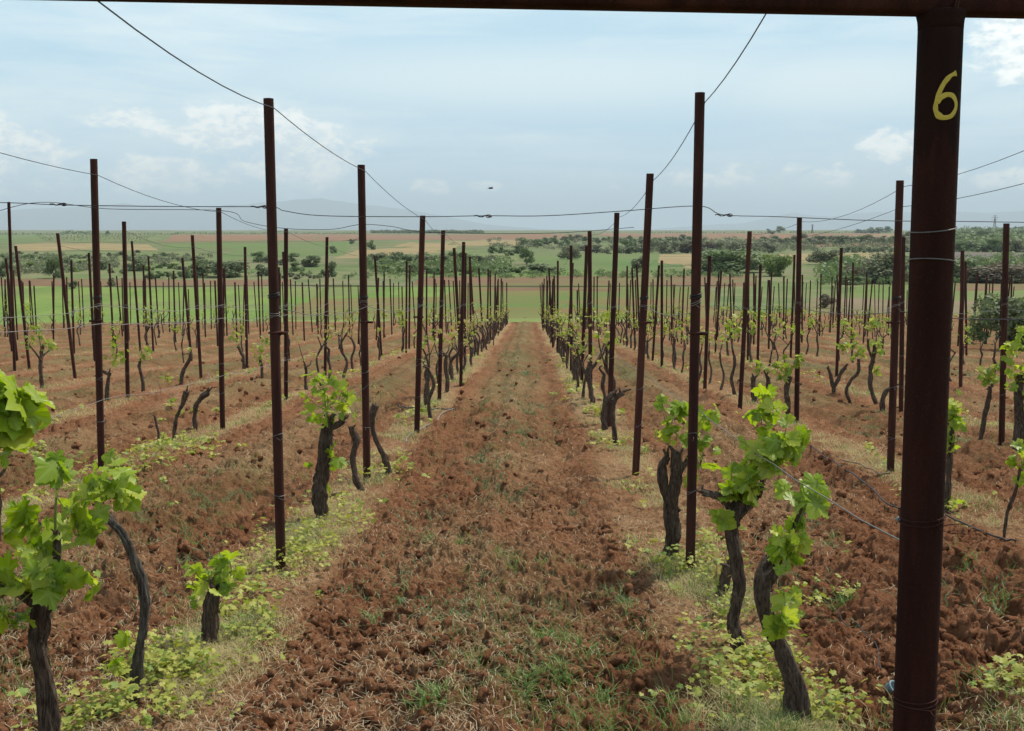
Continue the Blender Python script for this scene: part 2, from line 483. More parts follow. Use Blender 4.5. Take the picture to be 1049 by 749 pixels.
# ------------------------------------------------------------------ rows of the vineyard
ROW = 2.32
ROWX = {}
for k in range(1, 17):
    ROWX[-k] = -1.40 - (k - 1) * ROW
    ROWX[k] = .92 + (k - 1) * ROW
def row_of(x): return min(ROWX, key=lambda k: abs(ROWX[k] - x))
ORD = ['zeroth', 'first', 'second', 'third', 'fourth', 'fifth', 'sixth', 'seventh', 'eighth', 'ninth', 'tenth', 'eleventh', 'twelfth', 'thirteenth', 'fourteenth', 'fifteenth', 'sixteenth', 'seventeenth']
def rowname(k): return f"{ORD[abs(k)]} row {'left' if k < 0 else 'right'} of the aisle"

def soil_fields(x, y):
    """bare-soil height offset, straw share, green share"""
    ph = (x - ROWX[1]) / ROW; d = np.abs(ph - np.round(ph)) * ROW        # distance to the nearest vine row
    wob = (fbm(x * .9, y * .5, 3, 5) - .5) * .32
    strip = np.clip(1 - (d + wob - .16) / .22, 0, 1); strip = strip * strip * (3 - 2 * strip)
    patch = np.clip((fbm(x * .5 + 3, y * .3, 3, 11) - .30) / .25, 0, 1)
    nearrow = np.where(np.abs(x + .24) < 1.9, 1.0, np.where(np.abs(x + .24) < 4.3, .75, .5))
    strip_s = strip * (.35 + .65 * patch) * nearrow
    h = .01 * strip + .035 * np.cos((d - ROW / 2) * 5.2) * (1 - strip) - .02
    h = h + (fbm(x * 1.6, y * 1.1, 3, 21) - .5) * .10 + (fbm(x * .25, y * .18, 2, 31) - .5) * .12
    h = h + .022 * np.sin((d + .05 * np.sin(y * .7) + .06 * fbm(x * 2, y * 1.5, 2, 65)) * 17.5) * (1 - strip)      # tine furrows along the rows
    h = h + (fbm(x * 5.5, y * 5.5, 3, 61) - .5) * .075 * (1 - strip)
    wx = (fbm(x * 26, y * 26, 3, 3) - .5) * .075; wy = (fbm(x * 26 + 7, y * 26, 3, 13) - .5) * .075
    big = np.clip((fbm(x * .9, y * .7, 2, 47) - .3) / .4, 0, 1)
    dyl = np.maximum(.42 * y * y / 1700, .005)                    # what the mesh can still carry at this distance
    fade = lambda size: np.clip(size / (2.0 * dyl), 0, 1)
    clod = lumps(x + wx * 1.6, y + wy * 1.6, .17, 41, .7) * .36 * big * fade(.2)
    clod = clod + lumps(x + wx, y + wy, .062, 51, .9) * .50 * fade(.09)
    clod = clod + lumps(x + wx * .5, y + wy * .5, .032, 71, 1.0) * .52 * fade(.032) + lumps(x + wx * .3, y + wy * .3, .017, 75, 1.0) * .55 * fade(.017)
    rid = 1 - np.abs(2 * fbm(x * 9 + wx * 12, y * 9, 3, 83) - 1)
    clod = clod + ((fbm(x * 50, y * 50, 2, 81) - .5) * .012 - np.clip(rid - .86, 0, 1) * .16) * fade(.03)
    h = h + clod * (1 - .45 * strip)
    mid = np.clip(1 - np.abs(x + .24 + .25 * np.sin(y * .4)) / .62, 0, 1)         # trodden middle of the near aisle
    green = np.clip((fbm(x * .8, y * .35, 4, 91) - .52) / .18, 0, 1)
    mida = np.clip(1.15 - d * 0 - np.abs(d - ROW / 2) / .75, 0, 1)
    farf = np.clip((y - 6) / 16, 0, 1)
    g = green * mida * .25 * (1 - farf) + farf * mida * np.clip(green * .5 + .62, 0, 1) * .95 + strip * .2 * green
    straw = np.clip(strip_s * .62 + mida * .42 * np.clip((fbm(x * 1.2, y * .7, 3, 95) - .38) / .3, 0, 1), 0, 1)
    return h, straw, np.clip(g, 0, .9)

def soil_z(x, y):
    x = np.atleast_1d(np.asarray(x, float)); y = np.atleast_1d(np.asarray(y, float))
    return terr(x, y) + soil_fields(x, y)[0]
def sz(x, y): return float(soil_z(x, y)[0])

def build_ground():
    # tilled soil of the vineyard, dense enough for real clods
    ys = [1.3]
    while ys[-1] < 88:
        Y = ys[-1]
        ys.append(Y + max(.42 * Y * Y / 1700, .006) if Y > 3.6 else Y + .03)
    ys = np.array(ys)
    u_in = np.linspace(-.50, .50, 1080)
    u = np.concatenate([np.linspace(-.85, -.5, 60)[:-1], u_in, np.linspace(.5, .85, 60)[1:]])
    X = ys[:, None] * u[None]; Yg = np.broadcast_to(ys[:, None], X.shape)
    Xf, Yf = X.ravel(), Yg.ravel()
    h, st, gr = soil_fields(Xf, Yf)
    edge = np.clip((85 - Yf) / 4, 0, 1)
    V = np.stack([Xf, Yf, terr(Xf, Yf) + h * edge], -1)
    nr, nc = X.shape
    i = (np.arange(nr - 1)[:, None] * nc + np.arange(nc - 1)[None]).ravel()
    Fq = np.stack([i, i + 1, i + nc + 1, i + nc], -1)
    me = mesh('vineyard_soil', V, Fq, False)
    fattr(me, 'straw', st); fattr(me, 'green', gr)
    tag(obj('vineyard_soil', me, M['soil']), kind='structure')
    # the land out to the horizon
    rad = np.concatenate([[0], np.geomspace(1.5, 30000, 150)])
    th = np.linspace(0, 2 * np.pi, 241)[:-1]
    A, B = np.meshgrid(rad, th, indexing='ij')
    x, y = (A * np.sin(B)).ravel(), (A * np.cos(B)).ravel()
    inside = (np.abs(x) < np.abs(y) * .95 + .5) & (y > 0) & (y < 88)
    z = terr(x, y) - np.where(inside, np.clip((94 - y) / 12, .06, 1) * .34, .02)
    nr, nc = A.shape
    i = np.arange(nr - 1)[:, None] * nc; j = np.arange(nc)[None]
    Fq = np.stack([i + j, i + (j + 1) % nc, i + nc + (j + 1) % nc, i + nc + j], -1).reshape(-1, 4)[:, ::-1]
    me = mesh('ground', np.stack([x, y, z], -1), Fq, True)
    mg = mat_field('scrubby_land', (.090, .120, .052), (.140, .165, .074), (.18, .165, .095), (.05, .09), .3, 1.0)
    tag(obj('ground', me, mg), kind='structure')
build_ground()

# ------------------------------------------------------------------ fields beyond the vineyard
FM = {
    'crop': mat_field('green_crop', (.105, .175, .042), (.165, .225, .060), (.145, .165, .068), (.15, .03), .4),
    'meadow': mat_field('meadow', (.090, .130, .050), (.140, .172, .068), (.18, .175, .095), (.03, .12), 0),
    'deepgreen': mat_field('wheat_field', (.092, .145, .052), (.125, .175, .064), (.13, .15, .066), (.01, .05), .1),
    'brown': mat_field('ploughed_field', (.20, .112, .070), (.24, .140, .090), (.17, .125, .07), (.008, .05), .1),
    'tan': mat_field('stubble_field', (.24, .18, .095), (.29, .22, .120), (.19, .175, .085), (.008, .05), .1),
    'redsoil': mat_field('bare_red_field', (.150, .092, .056), (.185, .115, .072), (.14, .14, .06), (.02, .3), 0),
    'weedy': mat_field('weedy_field', (.185, .110, .058), (.140, .160, .056), (.105, .155, .046), (.05, .55), .15, 1.0),
    'grey': mat_field('grey_ploughed_field', (.115, .100, .090), (.145, .125, .108), None, (.01, .08), 0),
    'verge': mat_field('grass_verge', (.15, .19, .06), (.20, .23, .085), None, (.3, .3), 0),
    'dark': mat_field('ditch', (.040, .050, .022), (.055, .062, .030), None, (.3, .3), 0),
    'bright': mat_field('bright_meadow', (.100, .150, .046), (.140, .185, .060), (.15, .16, .075), (.03, .2), 0),
    'scrub': mat_field('dry_scrub_ground', (.17, .135, .085), (.14, .145, .065), (.21, .16, .11), (.2, .2), 0),
}
_layer = [0]
def field(name, mat, poly, lift=None):
    """a field drawn by its corner pixels: two edges (far, near), each a list of pixels from left to right"""
    far, near = poly
    n, m = 40, 10
    def samp(e):
        e = np.asarray(e, float); xs = np.linspace(0, 1, n)
        L = np.concatenate([[0], np.cumsum(np.hypot(*np.diff(e, axis=0).T))]); L /= L[-1]
        yy = np.interp(xs, L, e[:, 1]); am = 0 if e[:, 1].max() > 300 else .55
        return np.stack([np.interp(xs, L, e[:, 0]), yy + am * (np.sin(xs * 5 + e[0, 0]) + .6 * np.sin(xs * 13 + e[0, 1] * 3))], -1)
    A = np.array([gp(*q)[:2] for q in samp(far)]); B = np.array([gp(*q)[:2] for q in samp(near)])
    t = np.linspace(0, 1, m)[:, None, None]
    P = A[None] * (1 - t) + B[None] * t
    x, y = P[..., 0].ravel(), P[..., 1].ravel()
    _layer[0] += 1
    d = np.hypot(x, y)
    z = terr(x, y) + .006 + .002 * (_layer[0] % 9) + d * .00022
    z = z.reshape(m, n); z[0] -= .07; z[-1] -= .07; z[:, 0] -= .07; z[:, -1] -= .07; z = z.ravel()      # the borders run into the ground
    i = (np.arange(m - 1)[:, None] * n + np.arange(n - 1)[None]).ravel()
    F4 = np.stack([i, i + n, i + n + 1, i + 1], -1)
    o = obj(name, mesh(name, np.stack([x, y, z], -1), F4, True), FM[mat])
    return tag(o, kind='structure')
# near band, just past the end of the rows
field('field', 'weedy', ([(330, 293), (720, 293)], [(255, 329), (780, 326)]))
field('field', 'crop', ([(-160, 291), (345, 294)], [(-160, 334), (300, 330)]))
field('field', 'crop', ([(335, 294), (475, 293)], [(330, 308), (455, 306)]))
field('field', 'weedy', ([(300, 309), (480, 307)], [(285, 330), (520, 329)]))
field('field', 'redsoil', ([(-160, 286), (110, 286), (300, 285.5)], [(-160, 294), (110, 294), (300, 292)]))
field('field', 'redsoil', ([(430, 284), (730, 283)], [(420, 293), (760, 293)]))
field('field', 'redsoil', ([(500, 295), (640, 295)], [(505, 299), (640, 299)]))
field('ditch', 'dark', ([(320, 292.6), (760, 293)], [(320, 293.5), (760, 293.9)]))
field('ditch', 'dark', ([(-100, 294.6), (330, 292.6)], [(-100, 295.3), (330, 293.4)]))
field('grass_verge', 'verge', ([(270, 326.3), (690, 326)], [(262, 329.6), (700, 329.4)]))
field('field', 'bright', ([(430, 278), (700, 277)], [(420, 283.5), (730, 282.5)]))
field('field', 'meadow', ([(755, 282), (1200, 282)], [(700, 321), (1200, 322)]))
field('field', 'redsoil', ([(690, 281), (782, 283)], [(690, 293), (775, 296)]))
field('field', 'bright', ([(880, 291), (1130, 290)], [(840, 312), (1130, 318)]))
field('field', 'redsoil', ([(975, 290), (1150, 289)], [(975, 299), (1150, 299)]))
field('field', 'scrub', ([(835, 303), (1020, 308)], [(800, 322), (1020, 324)]))
field('field', 'meadow', ([(-160, 258), (210, 258)], [(-160, 286), (210, 286)]))
field('field', 'meadow', ([(200, 272), (430, 272)], [(200, 286), (430, 285)]))
# middle distance
field('field', 'deepgreen', ([(250, 249.5), (362, 248)], [(215, 266), (350, 262)]))
field('field', 'deepgreen', ([(170, 249.5), (255, 249.5)], [(165, 255), (250, 256)]))
field('field', 'tan', ([(365, 256), (470, 251)], [(340, 265), (460, 259)]))
field('field', 'tan', ([(460, 246.5), (540, 246)], [(468, 252.5), (540, 251.5)]))
field('field', 'tan', ([(15, 250), (152, 250)], [(15, 257), (163, 256.5)]))
field('field', 'deepgreen', ([(515, 260), (665, 259)], [(560, 278), (720, 276)]))
field('field', 'meadow', ([(440, 256), (530, 256)], [(470, 262), (530, 268)]))
field('field', 'tan', ([(675, 261), (735, 261)], [(672, 272), (722, 276)]))
field('field', 'tan', ([(780, 260), (925, 259)], [(790, 270), (925, 266)]))
field('field', 'grey', ([(960, 259), (1180, 259)], [(960, 265.5), (1180, 265.5)]))
# the far plain
field('field', 'deepgreen', ([(-140, 240.6), (45, 240.6)], [(-140, 248.5), (45, 248.5)]))
field('field', 'meadow', ([(40, 240.4), (170, 240.4)], [(30, 248), (160, 248)]))
field('field', 'brown', ([(180, 241), (620, 239.6)], [(160, 248.5), (340, 247.5), (600, 244)]))
field('field', 'brown', ([(615, 239.4), (720, 239)], [(615, 242.5), (710, 243.5)]))
field('field', 'brown', ([(720, 240), (1000, 239)], [(715, 246.5), (985, 243)]))
field('field', 'tan', ([(850, 241.5), (935, 241)], [(845, 244.5), (935, 244)]))
field('field', 'brown', ([(820, 250), (930, 249.5)], [(820, 253), (930, 252.5)]))
field('field', 'tan', ([(420, 249), (470, 248)], [(400, 253.5), (455, 253)]))

# ------------------------------------------------------------------ mountains far behind
def ridge(name, pts, D, depth, seed, base=-20.):
    """pts: (photo px, py of the crest); a real range, D metres off"""
    px = np.linspace(pts[0][0], pts[-1][0], 260)
    py = np.interp(px, [p[0] for p in pts], [p[1] for p in pts])
    az = np.array([math.atan2(*ray(a, 236)[:2]) for a in px])
    crest = (236 - py) / F_PX * D + CAM_H
    prof = np.linspace(-1, 1, 41); rows = []
    for k, q in enumerate(prof):
        r = D + q * depth
        hh = crest * (1 - abs(q) ** 1.3) * (.82 + .36 * fbm(az * 30 + 3, np.full_like(az, q * 2.5 + 9), 4, seed)) if abs(q) > .06 else crest * (.93 + .14 * fbm(az * 60, np.full_like(az, q), 4, seed))
        rows.append(np.stack([np.sin(az) * r, np.cos(az) * r, base + np.maximum(hh, 0)], -1))
    V = np.concatenate(rows); nc = len(px)
    i = (np.arange(40)[:, None] * nc + np.arange(nc - 1)[None]).ravel()
    me = mesh(name, V, np.stack([i, i + 1, i + nc + 1, i + nc], -1), True)
    tag(obj(name, me, mat_field('mountain_slope_' + name, (.05, .065, .04), (.085, .09, .06), (.13, .12, .10), (.0012, .0012), 0, 1)), kind='structure')
ridge('mountains', [(-500, 224), (-200, 220), (-60, 222), (40, 215), (130, 210), (200, 214), (270, 208), (330, 203.5), (390, 210), (440, 219), (500, 229), (560, 234), (620, 236)], 17500, 3200, 3)
ridge('mountains', [(640, 236), (700, 231), (760, 228), (810, 218), (850, 222), (900, 217), (970, 219), (1049, 217), (1150, 214), (1300, 220), (1500, 226)], 19500, 3000, 8)

# ------------------------------------------------------------------ haze
HAZE = 1.25e-4
def haze():
    m = bpy.data.materials.new('haze'); m.use_nodes = True
    t = NT(m.node_tree); out = t.n('ShaderNodeOutputMaterial')
    v = t.n('ShaderNodeVolumePrincipled')
    v.inputs['Color'].default_value = (.76, .90, 1.0, 1); v.inputs['Density'].default_value = HAZE; v.inputs['Anisotropy'].default_value = .0
    t.l(v.outputs[0], out.inputs['Volume'])
    mb = MB(); box(mb, (0, 0, 230), (70000, 70000, 700))
    o = obj('haze', mb.mesh('haze'), m); tag(o, kind='stuff')
if HAZE: haze()

# ------------------------------------------------------------------ leaves
def vine_leaf_shape(detail=True):
    if detail:
        half = [(.06, -.05), (.15, -.16), (.30, -.20), (.36, -.12), (.47, -.10), (.50, .02), (.44, .10), (.38, .16), (.52, .20), (.60, .30), (.70, .40), (.66, .50), (.56, .52), (.50, .60), (.36, .54),
                (.38, .66), (.30, .74), (.27, .84), (.15, .90)]
        lob = {3: .6, 4: .8, 10: 1.0, 11: .8}
    else:
        half = [(.22, -.18), (.50, -.05), (.36, .15), (.68, .45), (.34, .52), (.22, .86)]
        lob = {1: .7, 3: 1.}
    pts = [(0, .02)] + half + [(0, 1.02)] + [(-x, y) for x, y in half[::-1]]
    n = len(half)
    vein = [.9] + [lob.get(i, .1) for i in range(n)] + [1.0] + [lob.get(n - 1 - i, .1) for i in range(n)]
    P = np.array([(0, .22)] + pts); vein = np.array([1.0] + vein)
    k = len(pts)
    F3 = np.array([[0, 1 + i, 1 + (i + 1) % k] for i in range(k)])[:, ::-1]
    x, y = P[:, 0], P[:, 1]
    return x, y, F3, vein
LEAF_HI, LEAF_LO = vine_leaf_shape(True), vine_leaf_shape(False)
def leaves_mesh(C, tip, nor, size, hi=True, curl=.35, seed=0):
    """many leaves: C positions of the leaf base, tip directions, normals, sizes"""
    x, y, F3, vein = LEAF_HI if hi else LEAF_LO
    g = np.random.default_rng(seed)
    n = len(C)
    tip = tip / np.linalg.norm(tip, axis=1)[:, None]
    nor = nor - tip * np.sum(nor * tip, 1)[:, None]; nor /= np.linalg.norm(nor, axis=1)[:, None] + 1e-9
    sid = np.cross(tip, nor)
    cu = curl * (.4 + g.random(n)); fo = (g.random(n) - .15) * .5; w = .85 + .3 * g.random(n); ph = g.random(n) * 6.28
    X = x[None] * w[:, None]; Y = np.broadcast_to(y[None], X.shape)
    Z = fo[:, None] * np.abs(X) - cu[:, None] * (.55 * (Y - .2) ** 2 + .9 * X * X) + .05 * np.sin(7 * X + 5 * Y + ph[:, None])
    if hi: Z = Z + .035 * np.where(np.arange(len(x)) % 2 == 0, 1, -1)[None] * (np.arange(len(x)) > 0)[None]
    P = C[:, None] + size[:, None, None] * (X[..., None] * sid[:, None] + Y[..., None] * tip[:, None] + Z[..., None] * nor[:, None])
    V = P.reshape(-1, 3); k = len(x)
    F = (F3[None] + (np.arange(n) * k)[:, None, None]).reshape(-1, 3)
    return V, F, np.tile(vein, n)
def cluster(center, rad, n, smin, smax, g, flat=.35):
    """leaf bases, tips, normals in an ellipsoid"""
    d = g.normal(size=(n, 3)); d /= np.linalg.norm(d, axis=1)[:, None]
    r = g.random(n) ** .5 * (.85 + .65 * g.random(n))
    C = np.asarray(center) + d * r[:, None] * np.asarray(rad)
    out = d * [1, 1, .4] * .8 + g.normal(size=(n, 3)) * .6
    tip = out + [0, 0, -.45]
    nor = d * .35 + np.array([0, -.30, .55]) + g.normal(size=(n, 3)) * .6
    size = smin * .8 + (smax - smin * .8) * g.random(n) ** 1.5
    return C - tip / np.linalg.norm(tip, axis=1)[:, None] * size[:, None] * .4, tip, nor, size
def leaf_part(name, parts, parent, hi, mat, seed, off):
    C, T, N, Z = (np.concatenate(q) for q in zip(*parts))
    if hi: keep = np.random.default_rng(seed).random(len(C)) < .66; C, T, N, Z = C[keep], T[keep], N[keep], Z[keep]
    V, F, ve = leaves_mesh(C, T, N, Z, hi, .4, seed)
    me = mesh(name, V - np.asarray(off), F, True); fattr(me, 'vein', ve)
    return obj(name, me, mat, parent)

# ------------------------------------------------------------------ posts and wires
def post_mesh(h, r, lean, seed, sides=12, sink=.25):
    mb = MB()
    n = 9
    z = np.linspace(-sink, h, n)
    P = np.stack([lean[0] * z / h, lean[1] * z / h, z], -1)
    add_tube(mb, P, r, sides, cap=False)
    # hollow top: rim and inner wall
    a = np.linspace(0, 2 * np.pi, sides, endpoint=False)
    ring = lambda rr, zz: np.stack([lean[0] + np.cos(a) * rr, lean[1] + np.sin(a) * rr, np.full(sides, zz)], -1)
    V = np.concatenate([ring(r * 1.0, h), ring(r * .82, h + .001), ring(r * .82, h - .12)]); k = np.arange(sides)
    Fq = np.concatenate([np.stack([k + o, (k + 1) % sides + o, (k + 1) % sides + o + sides, k + o + sides], -1) for o in (0, sides)])
    mb.add(V, Fq)
    return mb.mesh('vineyard_post', True)
def ring_path(c, r, n=14, tilt=(0, 0), turns=1.0, a0=0.0):
    a = a0 + np.linspace(0, 2 * np.pi * turns, int(n * turns) + 1)
    return np.stack([c[0] + np.cos(a) * r, c[1] + np.sin(a) * r, c[2] + np.cos(a) * tilt[0] + np.sin(a) * tilt[1] + np.linspace(0, .012 * turns, len(a))], -1)

# (top x, top y, foot x, foot y) in photo pixels
NEAR_POSTS = [
    (275, 101, 288, 580), (370, 169, 376, 488), (433, 221, 427, 443), (454, 236, 450, 413), (475, 248, 472, 396),
    (717, 95, 707, 580), (666, 178, 651, 488), (632, 218, 624, 437), (604, 237, 605, 411), (601, 252, 596, 393),
    (96, 163, 104, 479), (224, 213, 228, 437), (293, 234, 293, 410), (335, 243, 333, 384), (384, 263, 391, 368),
    (922, 185, 912, 487), (819, 223, 816, 431), (768, 237, 758, 418), (727, 262, 722, 399), (779, 271, 776, 375),
    (9, 207, 15, 380), (127, 227, 131, 409), (197, 241, 206, 387), (251, 253, 253, 376), (290, 258, 296, 366),
    (1031, 229, 1026, 452), (925, 243, 923, 422), (862, 254, 857, 385), (814, 261, 810, 366), (874, 269, 872, 355),
    (59, 239, 77, 388), (16, 252, 30, 377), (91, 259, 97, 368), (135, 247, 144, 363), (152, 263, 157, 358),
    (986, 257, 984, 397), (989, 268, 990, 364), (678, 267, 678, 376),
]
POSTS = []      # (row, Y, object, top point)
def make_post(base, top, r, near):
    h = top[2] - base[2]
    sides = 14 if near else 8
    me = post_mesh(h, r, (top[0] - base[0], top[1] - base[1]), 0, sides)
    o = obj('vineyard_post', me, M['post'], None, base)
    tag(o, None, 'post')
    return o
for tx, ty, bx, by in NEAR_POSTS:
    b = gp(bx, by); b[2] = terr(b[0], b[1]); Y = b[1]
    t = at_y(tx, ty, Y)
    k = row_of(b[0])
    r = .0275 if Y < 7 else .0315
    POSTS.append([k, Y, make_post(b, t, r, Y < 16), t, r, b])
g = np.random.default_rng(5)
for k, X in ROWX.items():                              # the first posts of the outer rows, beside the frame
    if k in (-2, 2):
        b = np.array([X, 6.3, terr(X, 6.3)]); t = b + [g.normal() * .03, 0, 2.62]
        POSTS.append([k, 6.3, make_post(b, t, .032, False), t, .032, b])
def vine_end(x): return 74 + np.clip((x + 6) * .28, -3, 9)
shared = [mesh_ for mesh_ in (post_mesh(h, .031, l, 0, 8) for h, l in ((2.62, (.03, .0)), (2.50, (-.06, .02)), (2.72, (.0, -.03)), (2.42, (.12, .04)), (2.58, (-.14, .0)), (2.66, (.05, .0)), (2.2, (-.03, .05)), (2.68, (-.02, 0))))]
far_list = []
for k, X in sorted(ROWX.items(), key=lambda q: abs(q[0])):
    if k < -15 or k > 13: continue
    mine = [p[1] for p in POSTS if p[0] == k]
    y = max(mine + [0])
    y = y + 3.2 if y > 9 else max(9.7, (abs(X) - .6) / .50)
    while y < vine_end(X):
        yy = y + g.normal() * .35; xx = X + g.normal() * .10
        px = 541 + F_PX * xx / yy
        if -12 < px < 1062 and g.random() < (.97 if abs(k) < 3 else .86):
            far_list.append((yy, xx, k))
        y += 3.3 + g.normal() * .12
far_list.sort()
print('POSTS', len(POSTS), len(far_list))
room = 298 - len(POSTS)
for yy, xx, k in far_list[:room]:
    b = np.array([xx, yy, float(terr(xx, yy))])
    me = shared[g.integers(len(shared))]
    o = obj('vineyard_post', me, M['post'], None, b); o.rotation_euler = (0, 0, g.random() * .6 - .3)
    tag(o, None, 'post')
    POSTS.append([k, yy, o, b + [0, 0, 2.6], .033, b])
if far_list[room:]:
    mb = MB()
    for yy, xx, k in far_list[room:]:
        b = np.array([xx, yy, float(terr(xx, yy))]); h = 2.5 + g.normal() * .12
        add_tube(mb, np.array([b - [0, 0, .2], b + [g.normal() * .06, g.normal() * .04, h]]), .033, 6)
    tag(obj('far_posts', mb.mesh('far_posts'), M['post']), 'thin dark posts massed at the far end of the vineyard', 'posts', kind='stuff')
for k in ROWX:
    row = sorted([p for p in POSTS if p[0] == k], key=lambda p: p[1])
    grp = f'posts of the {rowname(k)}'
    lim = 9 if abs(k) == 1 else (6 if abs(k) <= 4 else 0)
    for i, p in enumerate(row):
        px_t = 0
        if i < lim: lab = f"rusty round steel post, {ORD[i + 1]} from the front in the {rowname(k)}"
        elif lim: lab = f"thin distant post beyond the {ORD[lim]} in the {rowname(k)}"
        else: lab = f"slender dark post standing in the {rowname(k)}"
        tag(p[2], lab, 'post', grp)

# ties and brackets on the nearer posts
def post_point(p, z):
    """point on the post axis at height z above its foot, relative to the foot"""
    h = p[3][2] - p[5][2]; f = z / h
    return np.array([(p[3][0] - p[5][0]) * f, (p[3][1] - p[5][1]) * f, z])
g = np.random.default_rng(15)
for p in POSTS:
    if p[1] > 17: continue
    for z in (1.46 + g.normal() * .03, .80 + g.normal() * .06, .38 + g.normal() * .06):
        c = post_point(p, z); mb = MB()
        add_tube(mb, ring_path(c, p[4] * 1.08, 12, (.008 * g.normal(), .008 * g.normal()), 2.2 if z > 1 else 1.3), .0019, 5)
        a = g.random() * 6.28
        e = c + [math.cos(a) * .04, -.03, .01]
        add_tube(mb, smooth_path([c + [0, -p[4] * 1.1, 0], c + [math.cos(a) * .05, -p[4] - .02, -.01], c + [math.cos(a) * .09, -p[4] - .01, .02 * g.normal()]], 6), .0016, 4)
        obj('wire_tie', mb.mesh('wire_tie'), M['greywire'] if z > 1 else M['steel'], p[2])
    if p[1] < 13:
        c = post_point(p, 1.32); mb = MB()
        add_tube(mb, ring_path(c, p[4] * 1.15, 14), .006, 6)
        s = 1 if g.random() < .7 else -1
        box(mb, c + [s * (p[4] + .022), 0, .004], (.045, .012, .018))
        obj('clamp', mb.mesh('clamp'), M['post'], p[2])
        c = post_point(p, 1.52); mb = MB()
        add_tube(mb, ring_path(c, p[4] * 1.12, 14, (.006, .004), 2), .004, 5)
        obj('hose_band', mb.mesh('hose_band'), M['hose'], p[2])

def wire_between(mb, A, B, sag, r, n=10, jit=0.0, g=None):
    t = np.linspace(0, 1, n)[:, None]
    P = A * (1 - t) + B * t; P[:, 2] -= (4 * sag * t * (1 - t))[:, 0]
    if jit: P[1:-1] += g.normal(size=(n - 2, 3)) * jit
    add_tube(mb, P, r, 4, cap=False)
def row_wire(k, z, sag, r, mat, name, lab, cat, front=None, maxY=60, jit=0.0, drop=0.03, tangles=0):
    g = np.random.default_rng(100 + k * 7 + int(z * 10))
    row = sorted([p for p in POSTS if p[0] == k and p[1] < maxY], key=lambda p: p[1])
    pts = []
    for p in row:
        if z is None: q = p[5] + post_point(p, (p[3][2] - p[5][2]) - drop)
        else: q = p[5] + post_point(p, min(z, p[3][2] - p[5][2] - .05))
        pts.append(q + [p[4] * 1.05, 0, 0])
    if front is not None: pts = [np.asarray(front, float)] + pts
    if len(pts) < 2: return
    mb = MB()
    for A, B in zip(pts[:-1], pts[1:]):
        wire_between(mb, A, B, sag * (.6 + .8 * g.random()) * min(1.5, np.linalg.norm(B - A) / 3.3), r, 10, jit, g)
        if tangles and A[1] < 16:
            for _ in range(tangles):
                t = g.random(); c = A * (1 - t) + B * t - [0, 0, sag * 4 * t * (1 - t)]
                add_tube(mb, smooth_path([c, c + g.normal(size=3) * [.03, .08, .03], c + g.normal(size=3) * [.05, .1, .05], c + g.normal(size=3) * [.05, .13, .06]], 9), .0022, 4)
    o = obj(name, mb.mesh(name), M[mat])
    tag(o, lab, cat, 'trellis wires along the rows')
top = lambda k: max([p[3][2] - p[5][2] for p in POSTS if p[0] == k and p[1] < 12] or [2.6])
row_wire(-1, 2.72, .05, .0027, 'darkwire', 'trellis_wire', 'top wire sagging from post to post in the first row left of the aisle', 'wire', tuple(at_y(284, 104, 6.28) + (at_y(124, -4, 3.6) - at_y(284, 104, 6.28)) * 1.4), 60)
row_wire(1, 2.72, .05, .0027, 'darkwire', 'trellis_wire', 'top wire sagging from post to post in the first row right of the aisle', 'wire', (.80, 2.62, 2.50), 60)
row_wire(-2, 2.60, .05, .0028, 'darkwire', 'trellis_wire', 'top wire sagging from post to post in the second row left of the aisle', 'wire', None, 50)
row_wire(2, 2.60, .06, .0028, 'darkwire', 'trellis_wire', 'top wire rising over the post tops of the second row right of the aisle', 'wire', None, 50)
row_wire(2, 2.30, .03, .0028, 'darkwire', 'trellis_wire', 'lower of the two high wires in the second row right of the aisle', 'wire', None, 40)
row_wire(-3, 2.55, .05, .0030, 'darkwire', 'trellis_wire', 'top wire along the post tops of the third row left of the aisle', 'wire', None, 45)
row_wire(3, 2.55, .05, .0030, 'darkwire', 'trellis_wire', 'top wire along the post tops of the third row right of the aisle', 'wire', (5.5, 8, 2.0), 45)
row_wire(-4, 2.55, .05, .0030, 'darkwire', 'trellis_wire', 'top wire along the post tops of the fourth row left of the aisle', 'wire', None, 45)
# middle and low wires
row_wire(-2, 1.46, .06, .0026, 'greywire', 'trellis_wire', 'pale slack upper middle wire of the second row left of the aisle', 'wire', None, 40, .006, tangles=2)
row_wire(-2, 1.30, .03, .0034, 'greywire', 'trellis_wire', 'pale twisted middle wire with dry tendrils, second row left of the aisle', 'wire', None, 40, .009, tangles=7)
row_wire(2, 1.42, .04, .0036, 'darkwire', 'trellis_wire', 'dark middle wire of the second row right of the aisle', 'wire', None, 40, .005, tangles=3)
row_wire(3, 1.42, .05, .0026, 'greywire', 'trellis_wire', 'pale middle wire of the third row right of the aisle', 'wire', (5.5, 8, .93), 35, .006, tangles=2)
row_wire(-3, 1.42, .05, .0026, 'greywire', 'trellis_wire', 'pale middle wire of the third row left of the aisle', 'wire', None, 35, .006, tangles=2)
row_wire(-2, .62, .04, .0028, 'greywire', 'trellis_wire', 'low pale wire with dry cane twigs, second row left of the aisle', 'wire', None, 26, .008, tangles=6)
row_wire(-1, .80, .03, .0014, 'darkwire', 'trellis_wire', 'thin low wire of the first row left of the aisle', 'wire', None, 40, .003)
row_wire(1, .90, .04, .0020, 'steel', 'trellis_wire', 'low grey wire passing the big leafy vine, first row right of the aisle', 'wire', (.95, 2.72, .72), 40, .003)
row_wire(-1, 1.46, .05, .0022, 'steel', 'trellis_wire', 'thin middle wire of the first row left of the aisle', 'wire', None, 40, .003)
row_wire(1, 1.46, .05, .0022, 'steel', 'trellis_wire', 'thin middle wire of the first row right of the aisle', 'wire', None, 40, .003)

